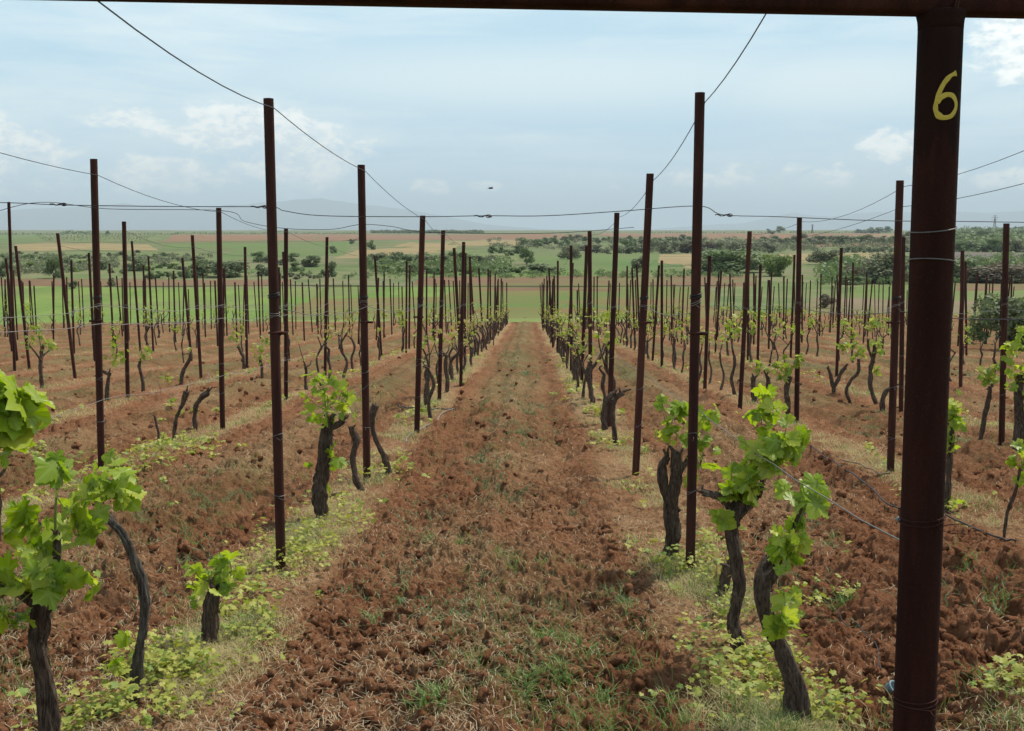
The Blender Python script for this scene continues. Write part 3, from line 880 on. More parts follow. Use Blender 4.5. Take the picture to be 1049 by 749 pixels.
# cross wires from row to row, drawn where they hang
def cross_wire(pix, Y, r, lab, knots=()):
    P = smooth_path([at_y(a, b, Y) for a, b in pix], 90)
    P[:, 1] += .04
    mb = MB(); add_tube(mb, P, r, 4, cap=False)
    gg = np.random.default_rng(int(Y * 10))
    for a, b in knots:
        c = at_y(a, b, Y - .02)
        for s in range(2):
            q = [c + [(.05 * (u - .5) * 2), .004 * math.sin(u * 9), .005 * math.sin(u * 11 + s)] for u in np.linspace(0, 1, 14)]
            add_tube(mb, np.array(q), r * .8, 4)
        th = np.linspace(0, 6.3, 12)
        add_tube(mb, np.stack([c[0] + .03 + .014 * np.cos(th), np.full(12, c[1]), c[2] + .008 * np.sin(th)], -1), r, 4)
    tag(obj('cross_wire', mb.mesh('cross_wire'), M['darkwire']), lab, 'wire', 'wires crossing from row to row')
cross_wire([(-131, 206), (0, 207.5), (65, 210), (180, 211.5), (273, 212), (290, 216), (330, 221), (430, 222), (495, 221), (560, 221), (640, 216), (717, 211), (742, 220), (800, 222), (900, 226), (1000, 227), (1130, 229)], 6.3, .0027,
           'nearest cross wire with twisted splices, strung between the two front aisle posts', [(60, 209.5), (266, 212), (495, 221.5), (742, 220.5)])
cross_wire([(-60, 236), (30, 208), (110, 214), (228, 216), (250, 227), (290, 234), (338, 235), (369, 230), (400, 232), (440, 238), (560, 239), (650, 233)], 9.5, .0028,
           'farther cross wire hanging lower behind the front aisle posts')

# ------------------------------------------------------------------ the thick end post, the beam and the painted number
def end_frame():
    Y0 = 2.65
    t = at_y(964, 17, Y0); lo = at_y(936, 749, Y0)
    zb = float(terr(.9, Y0)); b = lo + (lo - t) * (lo[2] - zb) / (t[2] - lo[2])
    r = .0500
    root = empty('end_post', b)
    h = t[2] - b[2]
    mb = MB(); n = 40
    z = np.linspace(-.3, h, n)
    ax = lambda zz: np.stack([(t[0] - b[0]) * zz / h, np.zeros_like(zz), zz], -1)
    add_tube(mb, ax(z), r, 48)
    pm = obj('pipe', mb.mesh('pipe', True), M['big'], root)
    # weld collar under the beam
    mb = MB(); zz = np.linspace(h - .03, h + .01, 5); P = ax(zz)
    add_tube(mb, P, [r * 1.005, r * 1.01, r * 1.03, r * 1.08, r * 1.12], 40)
    obj('weld', mb.mesh('weld', True), M['big'], root)
    # yellow number 6 : a brush stroke laid round the pipe
    path = [(979.5, 75), (974, 77.5), (968, 84), (963.5, 92), (960.5, 100), (958.5, 108), (959, 114.5), (963, 119.5), (968.5, 120.5), (974.5, 118.5), (978.5, 112), (979, 105), (976, 98.5), (970, 97), (964, 100), (960, 105.5)]
    pts = []
    for a, c in path:
        d = ray(a, c)
        # meet the cylinder round the (nearly upright) axis
        ox, oy = -b[0], -b[1]
        q0 = at_y(a, c, Y0); lean = (t[0] - b[0]) * (q0[2] - b[2]) / h
        A = d[0] ** 2 + d[1] ** 2; Bq = 2 * (d[0] * (ox - lean) + d[1] * oy); Cq = (ox - lean) ** 2 + oy ** 2 - (r + .0008) ** 2
        disc = max(Bq * Bq - 4 * A * Cq, 0)
        s = (-Bq - math.sqrt(disc)) / (2 * A)
        q = CAM + d * s - b
        pts.append((math.atan2(q[0] - lean, -q[1]), q[2]))
    pts = np.array(pts)
    P = smooth_path(np.c_[pts[:, 0] * r, pts[:, 1], np.zeros(len(pts))], 70)[:, :2]
    T = np.gradient(P, axis=0); T /= np.linalg.norm(T, axis=1)[:, None]; N = np.c_[-T[:, 1], T[:, 0]]
    gg = np.random.default_rng(3)
    w = .0054 + .0007 * np.interp(np.linspace(0, 20, 70), np.arange(21), gg.normal(size=21))
    V = []
    lay = 5
    for j in range(lay):
        f = j / (lay - 1) * 2 - 1
        Q = P + N * (w * f)[:, None]
        lean = (t[0] - b[0]) * Q[:, 1] / h
        an = Q[:, 0] / r; rr = r + .0014 + .0008 * (1 - f * f) + np.linspace(0, .0006, 70)
        V.append(np.c_[lean + np.sin(an) * rr, -np.cos(an) * rr, Q[:, 1]])
    V = np.concatenate(V); i = (np.arange(lay - 1)[:, None] * 70 + np.arange(69)[None]).ravel()
    obj('painted_number', mesh('painted_number', V, np.stack([i, i + 1, i + 71, i + 70], -1), True), M['yellow'], root)
    for py, tilt, loose in ((239, .004, 0), (272, -.006, 0), (541, .005, 1), (728, .003, 1)):
        q = at_y(950, py, Y0 - r); zc = q[2] - b[2]; lx = (t[0] - b[0]) * zc / h
        mb = MB(); add_tube(mb, ring_path((lx, 0, zc), r + .003, 26, (tilt, tilt), 1.0 if not loose else 2.0), .0015, 5)
        if loose:
            c = np.array([lx + .02, -r - .003, zc])
            for s in range(3):
                e = c + np.array([gg.normal() * .035, -.02, gg.normal() * .03])
                add_tube(mb, smooth_path([c, (c + e) / 2 + gg.normal(size=3) * .008, e], 7), .0014, 4)
        obj('wire_tie', mb.mesh('wire_tie'), M['post'] if loose else M['steel'], root)
    tag(root, 'thick rusty pipe post in the right foreground with a yellow painted 6', 'post')
    # beam
    h1 = at_y(945, 15.5, Y0)[2]
    A = np.array([-2.6, 0, h1]); dl = .0
    dl_ = ray(150, 0); left = CAM + dl_ * ((h1 - CAM_H) / dl_[2])
    right = np.array([t[0], Y0, h1])
    d = (right - left); d /= np.linalg.norm(d)
    yl = 0
    A = left - d * 2.2; B = right + d * 1.8
    A = right + (A - right); 
    hh = .062; dep = .07
    mb = MB(); n = 60
    prof = []
    c = .008
    for (u, v) in ((-dep / 2 + c, 0), (dep / 2 - c, 0), (dep / 2, c), (dep / 2, hh - c), (dep / 2 - c, hh), (-dep / 2 + c, hh), (-dep / 2, hh - c), (-dep / 2, c)): prof.append((u, v))
    prof = np.array(prof)
    side = np.array([-d[1], d[0], 0])
    V = []
    for s in np.linspace(0, 1, n):
        p0 = A * (1 - s) + B * s
        V.append(p0 + side * prof[:, :1] + np.array([0, 0, 1]) * prof[:, 1:])
    V = np.concatenate(V); k = np.arange(8)
    Fq = np.concatenate([np.stack([k + 8 * j, (k + 1) % 8 + 8 * j, (k + 1) % 8 + 8 * j + 8, k + 8 * j + 8], -1) for j in range(n - 1)])
    mb.add(V, Fq)
    root2 = obj('beam', mb.mesh('beam', off=A), M['big'], None, A)
    tag(root2, 'long rusty steel beam lying across the post tops along the upper edge', 'beam')
    mb = MB()
    c = np.array([at_y(982, 5, Y0 - .05)[0], right[1], h1 + hh / 2])
    th = np.linspace(0, 2 * np.pi, 17)
    for s in (0, .006):
        add_tube(mb, np.stack([np.full(17, c[0] + s) + .01 * np.sin(th), c[1] + np.clip(np.cos(th) * 1.5, -1, 1) * (dep / 2 + .004), c[2] + np.clip(np.sin(th) * 1.5, -1, 1) * (hh / 2 + .004)], -1), .0022, 5)
    obj('wire_tie', mb.mesh('wire_tie', off=A), M['post'], root2)
    # far end of the beam stands on another pipe, beside the frame
    b2 = np.array([A[0] + .1, A[1], float(terr(A[0], A[1]))])
    mb = MB(); add_tube(mb, np.array([[0, 0, -.3], [0, 0, h1 - b2[2]]]), r, 24)
    o = obj('end_post', mb.mesh('end_post', True), M['big'], None, b2)
    tag(o, 'thick rusty pipe post holding the far left end of the beam', 'post')
end_frame()

# ------------------------------------------------------------------ vines
VINES = []
def vine(label, trunks, leaves=(), twigs=(), dy=0.0, mat='bark', seed=0, hi=True, baseY=None, lmat='leaf', smin=.045, smax=.10, group=None, shoots=True):
    """trunks: list of (pixel path from foot to head, [radius px...], sides, depth offsets); leaves: (px, py, rx, ry, n[, dyoff])"""
    p0 = trunks[0][0][0]
    if baseY is None:
        f = gp(*p0); Y = f[1]
    else:
        Y = baseY
    s = pxsize(Y)
    f = at_y(p0[0], p0[1], Y); f[2] = sz(f[0], Y)
    root = empty('grapevine', f)
    tag(root, label, 'vine', group)
    g = np.random.default_rng(seed + 1000)
    mb = MB()
    for tr in trunks:
        path, rads = tr[0], tr[1]
        zo = tr[2] if len(tr) > 2 else [0] * len(path)
        P = np.array([at_y(a, b, Y + o) for (a, b), o in zip(path, zo)])
        if tr is trunks[0]: P[0][2] = min(P[0][2], f[2]) - .03
        L = np.sum(np.linalg.norm(np.diff(P, axis=0), axis=1))
        n = int(max(10, L / .012))
        P = smooth_path(P, n)
        P = P + np.stack([fbm(np.arange(n) * .12, np.full(n, q * 7.3 + seed), 3, seed) - .5 for q in range(3)], -1) * np.array([.010, .024, .0])
        rad = np.interp(np.linspace(0, 1, n), np.linspace(0, 1, len(rads)), rads) * s * .88
        shag(mb, P, rad, g, near=max(rads) > 4)
        add_tube(mb, P, rad, 26 if max(rads) > 4 else 12, knob=.30, ridge=.36, seed=seed + 3)
    obj('trunk', mb.mesh('trunk', True, f), M[mat], root)
    if leaves:
        parts = []; stems = []
        for lf in leaves:
            mb = MB(); stems.append(mb)
            cx, cy, rx, ry, n = lf[:5]; o = lf[5] if len(lf) > 5 else 0
            c = at_y(cx, cy, Y + o)
            cl_ = cluster(c, (rx * s, rx * s * .8, ry * s), n, smin, smax, g); parts.append(cl_)
            if hi and n >= 12 and shoots:          # young shoots that stand out of the clump, with small leaves along them
                for q in range(2):
                    d = g.normal(size=3) * [.8, .8, .3] + [0, -.1, .55]; d /= np.linalg.norm(d); L = .05 + .075 * g.random()
                    b0 = c + d * [rx * s, rx * s, ry * s] * .55; e = b0 + d * L + [0, 0, .015]
                    Q = smooth_path([c, b0, (b0 + e) / 2 + g.normal(size=3) * .008, e], 9); add_tube(mb, Q, [.0028, .0022, .0012], 5)
                    m = 5; C_ = Q[[4, 5, 6, 7, 8]]; sgn = np.array([1, -1, 1, -1, 1])[:, None]
                    sd = np.cross(d, [0, -1, .2]); sd /= np.linalg.norm(sd) + 1e-9
                    parts.append((C_, sd * sgn + d * .5 + g.normal(size=(m, 3)) * .25, np.array([0, -.4, .6]) + g.normal(size=(m, 3)) * .4, np.array([.055, .05, .042, .032, .022]) * (.8 + .4 * g.random())))
            for q in range(max(1, n // 9)):
                e = cl_[0][q]
                add_tube(mb, smooth_path([c + [0, 0, -ry * s * .9], (c + e) / 2 + g.normal(size=3) * .01, e], 6), .0022, 5)
        leaf_part('foliage', parts, root, hi, M[lmat], seed, f)
        for tw in twigs:
            P = np.array([at_y(a, b, Y) for a, b in tw[0]])
            mb = MB(); add_tube(mb, smooth_path(P, 16), np.array(tw[1]) * s, 6); stems.append(mb)
        for mb in stems: obj('shoot', mb.mesh('shoot', True, f), M['shoot'], root)
    VINES.append((row_of(f[0]), Y, root))
    return root

def shag(mb, P, rad, g, near):
    # peeling strips of bark, pruning spurs at the head
    T = np.gradient(P, axis=0); T /= np.linalg.norm(T, axis=1)[:, None] + 1e-9
    n = len(P)
    for _ in range(int(n * (.75 if near else .25))):
        i = int(g.integers(1, max(2, n - 4))); m = int(g.integers(3, 9)); j = min(i + m, n - 1)
        if j - i < 2: continue
        a = g.random() * 6.283; pts = []
        for q in range(i, j + 1):
            u = np.cross(T[q], [.3, .8, .52]); u /= np.linalg.norm(u); v = np.cross(T[q], u)
            e = abs((q - i) / (j - i) * 2 - 1)
            aa = a + .06 * (q - i)
            pts.append(P[q] + (np.cos(aa) * u + np.sin(aa) * v) * (rad[q] * (.98 + .16 * e ** 2 * g.random()) + .002 * e))
        r = (.0016 + .0032 * g.random()) * (1 if near else 1.2)
        add_tube(mb, np.array(pts), [r * .4, r, r, r * .3], 4)
    for _ in range(3 if near else 2):
        k = n - 1 - int(g.integers(0, max(1, n // 8)))
        d = g.normal(size=3) * [.7, .7, .4] + T[k] * .5 + [0, 0, .5]; d /= np.linalg.norm(d)
        L = rad[k] * (1.5 + 2.2 * g.random())
        add_tube(mb, np.array([P[k], P[k] + d * L * .6 + g.normal(size=3) * .004, P[k] + d * L]), [rad[k] * .5, rad[k] * .38, rad[k] * .22], 8, .2)
# left of the aisle
vine('large bright leaves of a vine cut by the left edge of the frame', [([(-20, 905), (-12, 800), (-22, 690), (-8, 560), (-5, 470)], [14, 13, 11, 8, 5])],
     [(-2, 422, 27, 28, 44), (-40, 440, 36, 46, 26), (18, 408, 18, 16, 14), (8, 452, 18, 12, 8)], shoots=False, seed=1, baseY=2.85, smin=.06, smax=.125)
vine('thick dark vine in the lower left corner with long leafy arms', [([(50, 762), (48, 715), (40, 660), (44, 620), (52, 590)], [11, 9.5, 9.5, 11, 8.5]), ([(44, 622), (20, 602), (-8, 592), (-30, 596)], [8, 8, 7, 6], [0, -.03, -.08, -.1]),
      ([(52, 600), (58, 575), (57, 545)], [6, 4, 3])],
     [(45, 560, 30, 34, 26), (80, 530, 24, 24, 18, -.05), (118, 505, 26, 18, 22, .05), (62, 600, 26, 20, 14, -.08), (15, 600, 28, 24, 18, -.1), (30, 635, 18, 10, 5, -.1), (25, 520, 14, 12, 6), (62, 478, 12, 8, 6), (100, 490, 10, 10, 7), (8, 630, 14, 10, 8, -.1)],
     [([(57, 560), (57, 520), (60, 478)], [1.8, 1.4, 1])], seed=2, smin=.05, smax=.105)
vine('bare grey curved vine trunk leaning beside the lower left vine', [([(135, 713), (140, 690), (145, 655), (147, 615), (138, 575), (124, 545), (105, 527)], [9, 7, 5.5, 5, 4.6, 4.2, 3.6])],
     [(118, 680, 11, 10, 9), (128, 655, 7, 6, 3)], mat='bark_grey', seed=3, smin=.035, smax=.06)
vine('short leafy stump in the weeds left of the aisle', [([(215, 660), (214, 640), (217, 618), (219, 606)], [9, 8.5, 8, 7])],
     [(214, 596, 24, 17, 30), (236, 580, 14, 12, 10), (200, 612, 10, 10, 6), (225, 573, 12, 8, 6)], seed=4, smin=.035, smax=.075)
vine('upright dark vine with a leafy head behind the front left aisle post', [([(331, 532), (327, 505), (331, 480), (333, 455), (336, 437), (338, 428)], [8.5, 7.5, 6.5, 6.5, 6.8, 5]), ([(333, 440), (345, 436), (352, 430)], [4, 3.5, 3])],
     [(334, 420, 24, 20, 44), (322, 393, 14, 14, 18), (345, 408, 16, 16, 18), (342, 470, 7, 12, 9, -.05), (318, 470, 7, 9, 6), (338, 505, 6, 8, 5)], seed=5, smin=.045, smax=.095)
vine('twisted leafless vine between two posts of the first row left of the aisle', [([(373, 502), (364, 486), (362, 468), (365, 450), (359, 437)], [4, 3.6, 3.4, 3.6, 3.2])], [(365, 410, 14, 20, 7)], seed=6, lmat='bud', smin=.03, smax=.05)
vine('slanting dead vine leaning against the second left aisle post', [([(399, 484), (394, 468), (384, 448), (381, 430), (384, 415)], [4, 3, 2.6, 3.6, 4])], [(390, 402, 12, 8, 6)], seed=7, lmat='bud', smin=.03, smax=.05)
# second row left
vine('low dead stick of a vine in the second row left of the aisle', [([(163, 454), (162, 442), (158, 426)], [1.8, 1.6, 1.5])], seed=8)
vine('thin bare dead vine, middle of three in the second row left', [([(178, 448), (180, 432), (186, 416), (191, 401)], [2.2, 1.9, 2, 2.6])], seed=9)
vine('hooked dead vine stump, rightmost of three in the second row left', [([(200, 438), (200, 420), (206, 408), (213, 402)], [2.8, 2.6, 3, 3.2])], seed=10)
vine('bent bare vine with one leafy tuft in the third row left', [([(185, 393), (188, 380), (193, 370), (196, 362)], [2, 2, 2, 1.6])], [(172, 388, 9, 6, 18), (192, 358, 5, 3, 6)], seed=11, hi=False, lmat='leaf_far', smin=.05, smax=.09)
vine('small vine with a leafy top in the third row left', [([(147, 402), (146, 390), (143, 378), (143, 370)], [1.8, 1.8, 1.6, 1.6])], [(148, 362, 8, 9, 26)], seed=12, hi=False, lmat='leaf_far', smin=.05, smax=.09)
vine('leafy two armed vine beside the third row post on the left', [([(110, 411), (110, 396), (112, 382)], [2.4, 2.2, 2]), ([(112, 384), (104, 380), (98, 386)], [1.8, 1.6, 1.4])], [(118, 362, 10, 12, 34), (117, 345, 6, 5, 10)], seed=13, hi=False, lmat='leaf_far', smin=.05, smax=.09)
vine('leafy vine against the third post of the second row left', [([(250, 378), (249, 366), (244, 355)], [2.2, 2, 1.8])], [(242, 347, 8, 9, 26)], seed=14, hi=False, lmat='leaf_far', smin=.05, smax=.09)
vine('broad leafy vine right of the third post in the second row left', [([(268, 388), (268, 376), (266, 366)], [1.8, 1.6, 1.5])], [(266, 358, 9, 14, 36), (274, 348, 5, 6, 10)], seed=15, hi=False, lmat='leaf_far', smin=.05, smax=.09)
vine('small leafy vine far left behind the tall edge post', [([(41, 372), (42, 362), (44, 354)], [2, 2, 1.6])], [(43, 347, 7, 10, 24)], seed=16, hi=False, lmat='leaf_far', smin=.06, smax=.10)
# right of the aisle
vine('nearest right vine, thick split trunk leaning left with low leaf clumps', [([(818, 741), (814, 705), (805, 675), (791, 645), (783, 613), (785, 590), (796, 570)], [13, 10, 8, 7.5, 8.5, 10, 8], [0, 0, 0, 0, 0, 0, .03]), ([(796, 576), (808, 552), (822, 520)], [4, 2.5, 1.5])],
     [(810, 560, 17, 12, 28, -.05), (826, 513, 17, 9, 14, -.03), (838, 500, 9, 7, 8), (802, 636, 13, 10, 14, -.10), (802, 578, 9, 7, 7, -.12), (816, 536, 10, 9, 8)], [([(805, 565), (818, 535), (834, 498)], [2.2, 1.8, 1.2])], seed=20, smin=.04, smax=.085)
vine('tall dark vine with a high leafy crown right of the aisle', [([(758, 664), (751, 638), (757, 600), (752, 560), (752, 530), (766, 505)], [8.5, 6.8, 6.2, 6.4, 7.4, 5.6]), ([(754, 540), (740, 512), (720, 505)], [4.5, 4, 4]), ([(757, 530), (775, 510), (782, 490)], [4, 3, 2.5])],
     [(786, 467, 22, 19, 56), (802, 455, 20, 17, 38, -.05), (780, 425, 13, 12, 16), (785, 405, 7, 7, 8), (769, 500, 13, 10, 16, -.06), (748, 505, 10, 9, 12), (740, 526, 6, 11, 8, -.05), (812, 465, 8, 13, 10)], seed=21, smin=.045, smax=.10)
vine('double trunked vine just behind the front right aisle post', [([(688, 571), (690, 545), (687, 515), (692, 490), (694, 462)], [9, 8, 8, 7, 6]), ([(694, 525), (682, 505), (679, 480), (684, 468)], [5, 5.5, 5, 4]), ([(692, 490), (706, 470), (716, 452)], [4, 3, 2.5])],
     [(685, 436, 17, 18, 28), (718, 458, 19, 22, 40, -.1), (722, 430, 13, 14, 16, -.05), (700, 418, 11, 9, 10), (706, 488, 9, 10, 8, -.1)], seed=22, smin=.045, smax=.09)
vine('low dark vine stump in the grass behind the tall right vine', [([(738, 606), (742, 592), (746, 578)], [6.5, 6, 5])], [(734, 580, 5, 16, 6)], seed=23, smin=.03, smax=.06, lmat='bud')
vine('gnarled leafless vine beside the third right aisle post', [([(632, 456), (629, 440), (627, 422), (630, 410), (638, 402)], [3, 3, 3, 3, 3.4]), ([(620, 440), (618, 425), (622, 410), (630, 402)], [3.4, 3, 3, 2.6])], seed=24)
vine('bare vine behind the third right aisle post', [([(607, 415), (605, 398), (602, 384), (604, 372)], [3, 2.8, 2.6, 2.2])], [(604, 366, 6, 6, 10)], seed=25, hi=False, lmat='bud', smin=.04, smax=.07)
# second row right
vine('two stemmed vine with leafy top beside a second row post on the right', [([(808, 432), (807, 414), (806, 398), (810, 386)], [3.4, 3, 2.8, 2.4])], [(805, 380, 8, 14, 32), (818, 370, 6, 8, 12)], seed=30, hi=False, lmat='leaf_far', smin=.05, smax=.095)
vine('stout vine with spreading leaf head, second row right', [([(773, 412), (772, 398), (772, 386)], [3.8, 3.6, 3]), ([(786, 404), (787, 392), (785, 384)], [2.6, 2.6, 2.2])], [(786, 378, 12, 8, 34), (797, 374, 6, 5, 10)], seed=31, hi=False, lmat='leaf_far', smin=.05, smax=.095)
vine('forked bare vine shaped like a letter Y on the right', [([(855, 401), (852, 388), (848, 376)], [2.2, 1.9, 1.6]), ([(855, 396), (862, 382), (868, 373)], [2, 1.8, 1.5])], [(864, 356, 7, 8, 24), (875, 352, 7, 7, 22)], seed=32, hi=False, lmat='leaf_far', smin=.05, smax=.09)
vine('snaking vine with S shaped stem in the second row right', [([(872, 410), (867, 400), (871, 390), (879, 382), (880, 368)], [1.8, 1.8, 1.9, 2, 1.6])], [(881, 360, 8, 8, 26)], seed=33, hi=False, lmat='leaf_far', smin=.05, smax=.09)
vine('tall twin stemmed leafy vine left of the second row front post', [([(898, 412), (892, 398), (892, 380), (895, 366), (896, 352)], [2.6, 2.4, 2.2, 2, 1.6]), ([(895, 372), (890, 358), (889, 348)], [1.6, 1.4, 1.2])], [(898, 356, 9, 9, 30), (894, 332, 9, 6, 18), (898, 380, 4, 6, 8)], seed=34, hi=False, lmat='leaf_far', smin=.05, smax=.09)
vine('stooping dark stump close left of the second row front post', [([(904, 421), (904, 410), (909, 400), (918, 396)], [2.8, 2.8, 2.6, 2.2])], seed=35)
vine('leafy vine half hidden behind the thick numbered pipe', [([(970, 520), (972, 490), (974, 462), (976, 440)], [4, 3.6, 3.2, 3])], [(976, 428, 13, 22, 40), (970, 452, 10, 12, 14), (972, 512, 9, 8, 9)], seed=36, smin=.045, smax=.09)
vine('slim bent vine with a leafy top right of the thick numbered pipe', [([(1004, 451), (1008, 432), (1012, 412), (1014, 396)], [2.8, 2.4, 2.4, 2])], [(1013, 384, 11, 9, 34), (1022, 376, 5, 6, 8)], seed=37, hi=False, lmat='leaf_far', smin=.05, smax=.095)
vine('leafy vine cut by the right edge beside the third row front post', [([(1043, 456), (1045, 430), (1043, 405), (1046, 385)], [6, 5, 4.5, 4])], [(1044, 390, 14, 18, 40), (1036, 362, 10, 14, 24), (1046, 350, 8, 14, 14), (1050, 415, 10, 10, 12)], seed=38, smin=.05, smax=.095)
vine('thin whip like vine stem near the right edge, lower row', [([(1028, 551), (1032, 525), (1040, 505), (1045, 480)], [2, 1.8, 1.6, 1.4])], [(1046, 470, 12, 10, 16), (1052, 488, 8, 8, 8)], seed=39, smin=.045, smax=.09)

# prototypes for the rest of the rows
def vine_proto(kind, seed):
    g = np.random.default_rng(seed)
    mb = MB()
    hgt = .42 + .22 * g.random()
    bend = g.normal(size=2) * .045
    P = smooth_path([(0, 0, -.05), (bend[0], bend[1], hgt * .35), (bend[0] * .3 + g.normal() * .03, bend[1], hgt * .7), (g.normal() * .04, g.normal() * .05, hgt)], 22)
    r0 = .017 + .013 * g.random()
    add_tube(mb, P, [r0 * 1.25, r0, r0 * .9, r0 * 1.05, r0 * .8], 8, .25, .2, seed)
    heads = []
    for s in ((-1, 1) if g.random() < .7 else (1,)):
        e = P[-1] + np.array([g.normal() * .06, s * (.10 + .16 * g.random()), .08 + .2 * g.random()])
        add_tube(mb, smooth_path([P[-2], (P[-1] + e) / 2 + g.normal(size=3) * .03, e], 9), [r0 * .7, r0 * .55, r0 * .4], 6, .2, 0, seed)
        heads.append(e)
    if g.random() < .5 or kind == 'bare':
        e = P[-1] + np.array([g.normal() * .08, g.normal() * .1, .3 + .25 * g.random()])
        add_tube(mb, smooth_path([P[-1], (P[-1] + e) / 2 + g.normal(size=3) * .03, e], 8), [r0 * .4, .007, .004], 5, 0, 0, seed)
        heads.append(e)
    tm = mb.mesh('trunk', True)
    fm = None
    if kind != 'bare':
        parts = []
        for h in heads:
            n = {'leafy': 20, 'sparse': 13, 'bud': 11}[kind]
            parts.append(cluster(h + [0, 0, .05], (.12, .13, .12) if kind == 'leafy' else (.10, .15, .12), int(n * (.6 + .8 * g.random())), .035, .09 if kind == 'leafy' else .065, g))
        C, T, N, Z = (np.concatenate(q) for q in zip(*parts))
        V, F, ve = leaves_mesh(C, T, N, Z, False, .4, seed)
        fm = mesh('foliage', V, F, True)
    return tm, fm, kind
PROTO = {k: [vine_proto(k, 50 + i * 3 + j * 31) for i in range(n)] for j, (k, n) in enumerate((('leafy', 5), ('sparse', 4), ('bud', 5), ('bare', 4)))}
g = np.random.default_rng(77)
cand = []
for k, X in ROWX.items():
    if k < -12 or k > 10: continue
    used = [v[1] for v in VINES if v[0] == k]
    y0 = max([u for u in used] + [0])
    y0 = max(y0 + 1.0, 9.0, abs(X) / .50)
    if k == -1: y0 = 14.0
    if k == 1: y0 = 13.5
    y = y0
    keep = {1: .95, 2: .62, 3: .5, 4: .42, -1: .9, -2: .30, -3: .22, -4: .2}.get(k, .18 if k < 0 else .30)
    while y < vine_end(X) - 1:
        px = 541 + F_PX * X / y
        if g.random() < keep and -15 < px < 1065:
            cand.append((y + g.normal() * .15, X + g.normal() * .06, k))
        y += 1.12
cand.sort(key=lambda c: c[0])
print('VINES', len(VINES), len(cand))
room = 296 - len(VINES)
idx = sorted(range(len(cand)), key=lambda i: cand[i][0] * (1 if abs(cand[i][2]) > 1 else .8))
def kind_for(k, y):
    u = g.random()
    if k > 1: return 'leafy' if u < .45 else ('sparse' if u < .75 else 'bare')
    if k == 1: return 'sparse' if u < .45 else ('bud' if u < .85 else 'bare')
    if k == -1: return 'bud' if u < .5 else ('sparse' if u < .75 else ('leafy' if u < .80 else 'bare'))
    return 'leafy' if u < .28 else ('sparse' if u < .55 else ('bud' if u < .75 else 'bare'))
first = {}
stuffT, stuffL = MB(), MB()
for q, i in enumerate(idx):
    y, x, k = cand[i]
    kd = kind_for(k, y); j = int(g.integers(len(PROTO[kd]))); tm, fm, _ = PROTO[kd][j]
    loc = (x, y, float(terr(x, y)) + .04); rz = g.normal() * .5 + (math.pi if g.random() < .5 else 0); sc = .85 + .4 * g.random()
    lm = M['bud'] if kd == 'bud' else M['leaf_far']
    if q < room:
        key = (kd, j)
        if key not in first:
            root = empty('grapevine', loc, rz); root.scale = (sc,) * 3; root['category'] = 'vine'
            kids = [obj('trunk', tm, M['bark'], root)]
            if fm: kids.append(obj('foliage', fm, lm, root))
            first[key] = (root, kids)
        else:
            root = copy_thing(*first[key], loc, rz, sc)
        VINES.append((k, y, root)); root['_k'] = kd
    else:
        rot = np.array(Matrix.Rotation(rz, 3, 'Z')) * sc
        for msh, mbx in ((tm, stuffT), (fm, stuffL)):
            if msh is None: continue
            v = np.empty(len(msh.vertices) * 3, np.float32); msh.vertices.foreach_get('co', v); v = v.reshape(-1, 3)
            for nside in (3, 4):
                pass
            fs = [list(p.vertices) for p in msh.polygons]
            n0 = mbx.n
            mbx.V.append(v @ rot.T + np.array(loc)); mbx.n += len(v)
            for ns in (3, 4):
                ff = [f for f in fs if len(f) == ns]
                if ff: mbx.F.setdefault(ns, []).append(np.array(ff) + n0)
if stuffT.n:
    root = obj('far_vines', stuffT.mesh('far_vines', True), M['bark']); tag(root, 'bare vine stems massed along the far ends of the rows', 'vines', kind='stuff')
    if stuffL.n: tag(obj('far_vine_leaves', stuffL.mesh('far_vine_leaves', True), M['leaf_far'], root), kind='stuff')
DESC = {'leafy': 'leafy', 'sparse': 'sparsely leafed', 'bud': 'yellow budding', 'bare': 'bare black'}
cnt = {}
for k, y, root in sorted(VINES, key=lambda v: v[1]):
    if root.get('label'): continue
    kd = root['_k']; del root['_k']
    c = cnt[(k, kd)] = cnt.get((k, kd), 0) + 1
    lim = 5 if abs(k) <= 2 else (3 if abs(k) <= 4 else 0)
    if c <= lim: lab = f"{ORD[c]} {DESC[kd]} small vine along the {rowname(k)}"
    elif lim: lab = f"distant {DESC[kd]} vine far along the {rowname(k)}"
    else: lab = f"distant {DESC[kd]} small vine in the {rowname(k)}"
    tag(root, lab, 'vine', f'small vines of the {rowname(k)}')
for k, y, root in VINES:
    if '_k' in root: del root['_k']

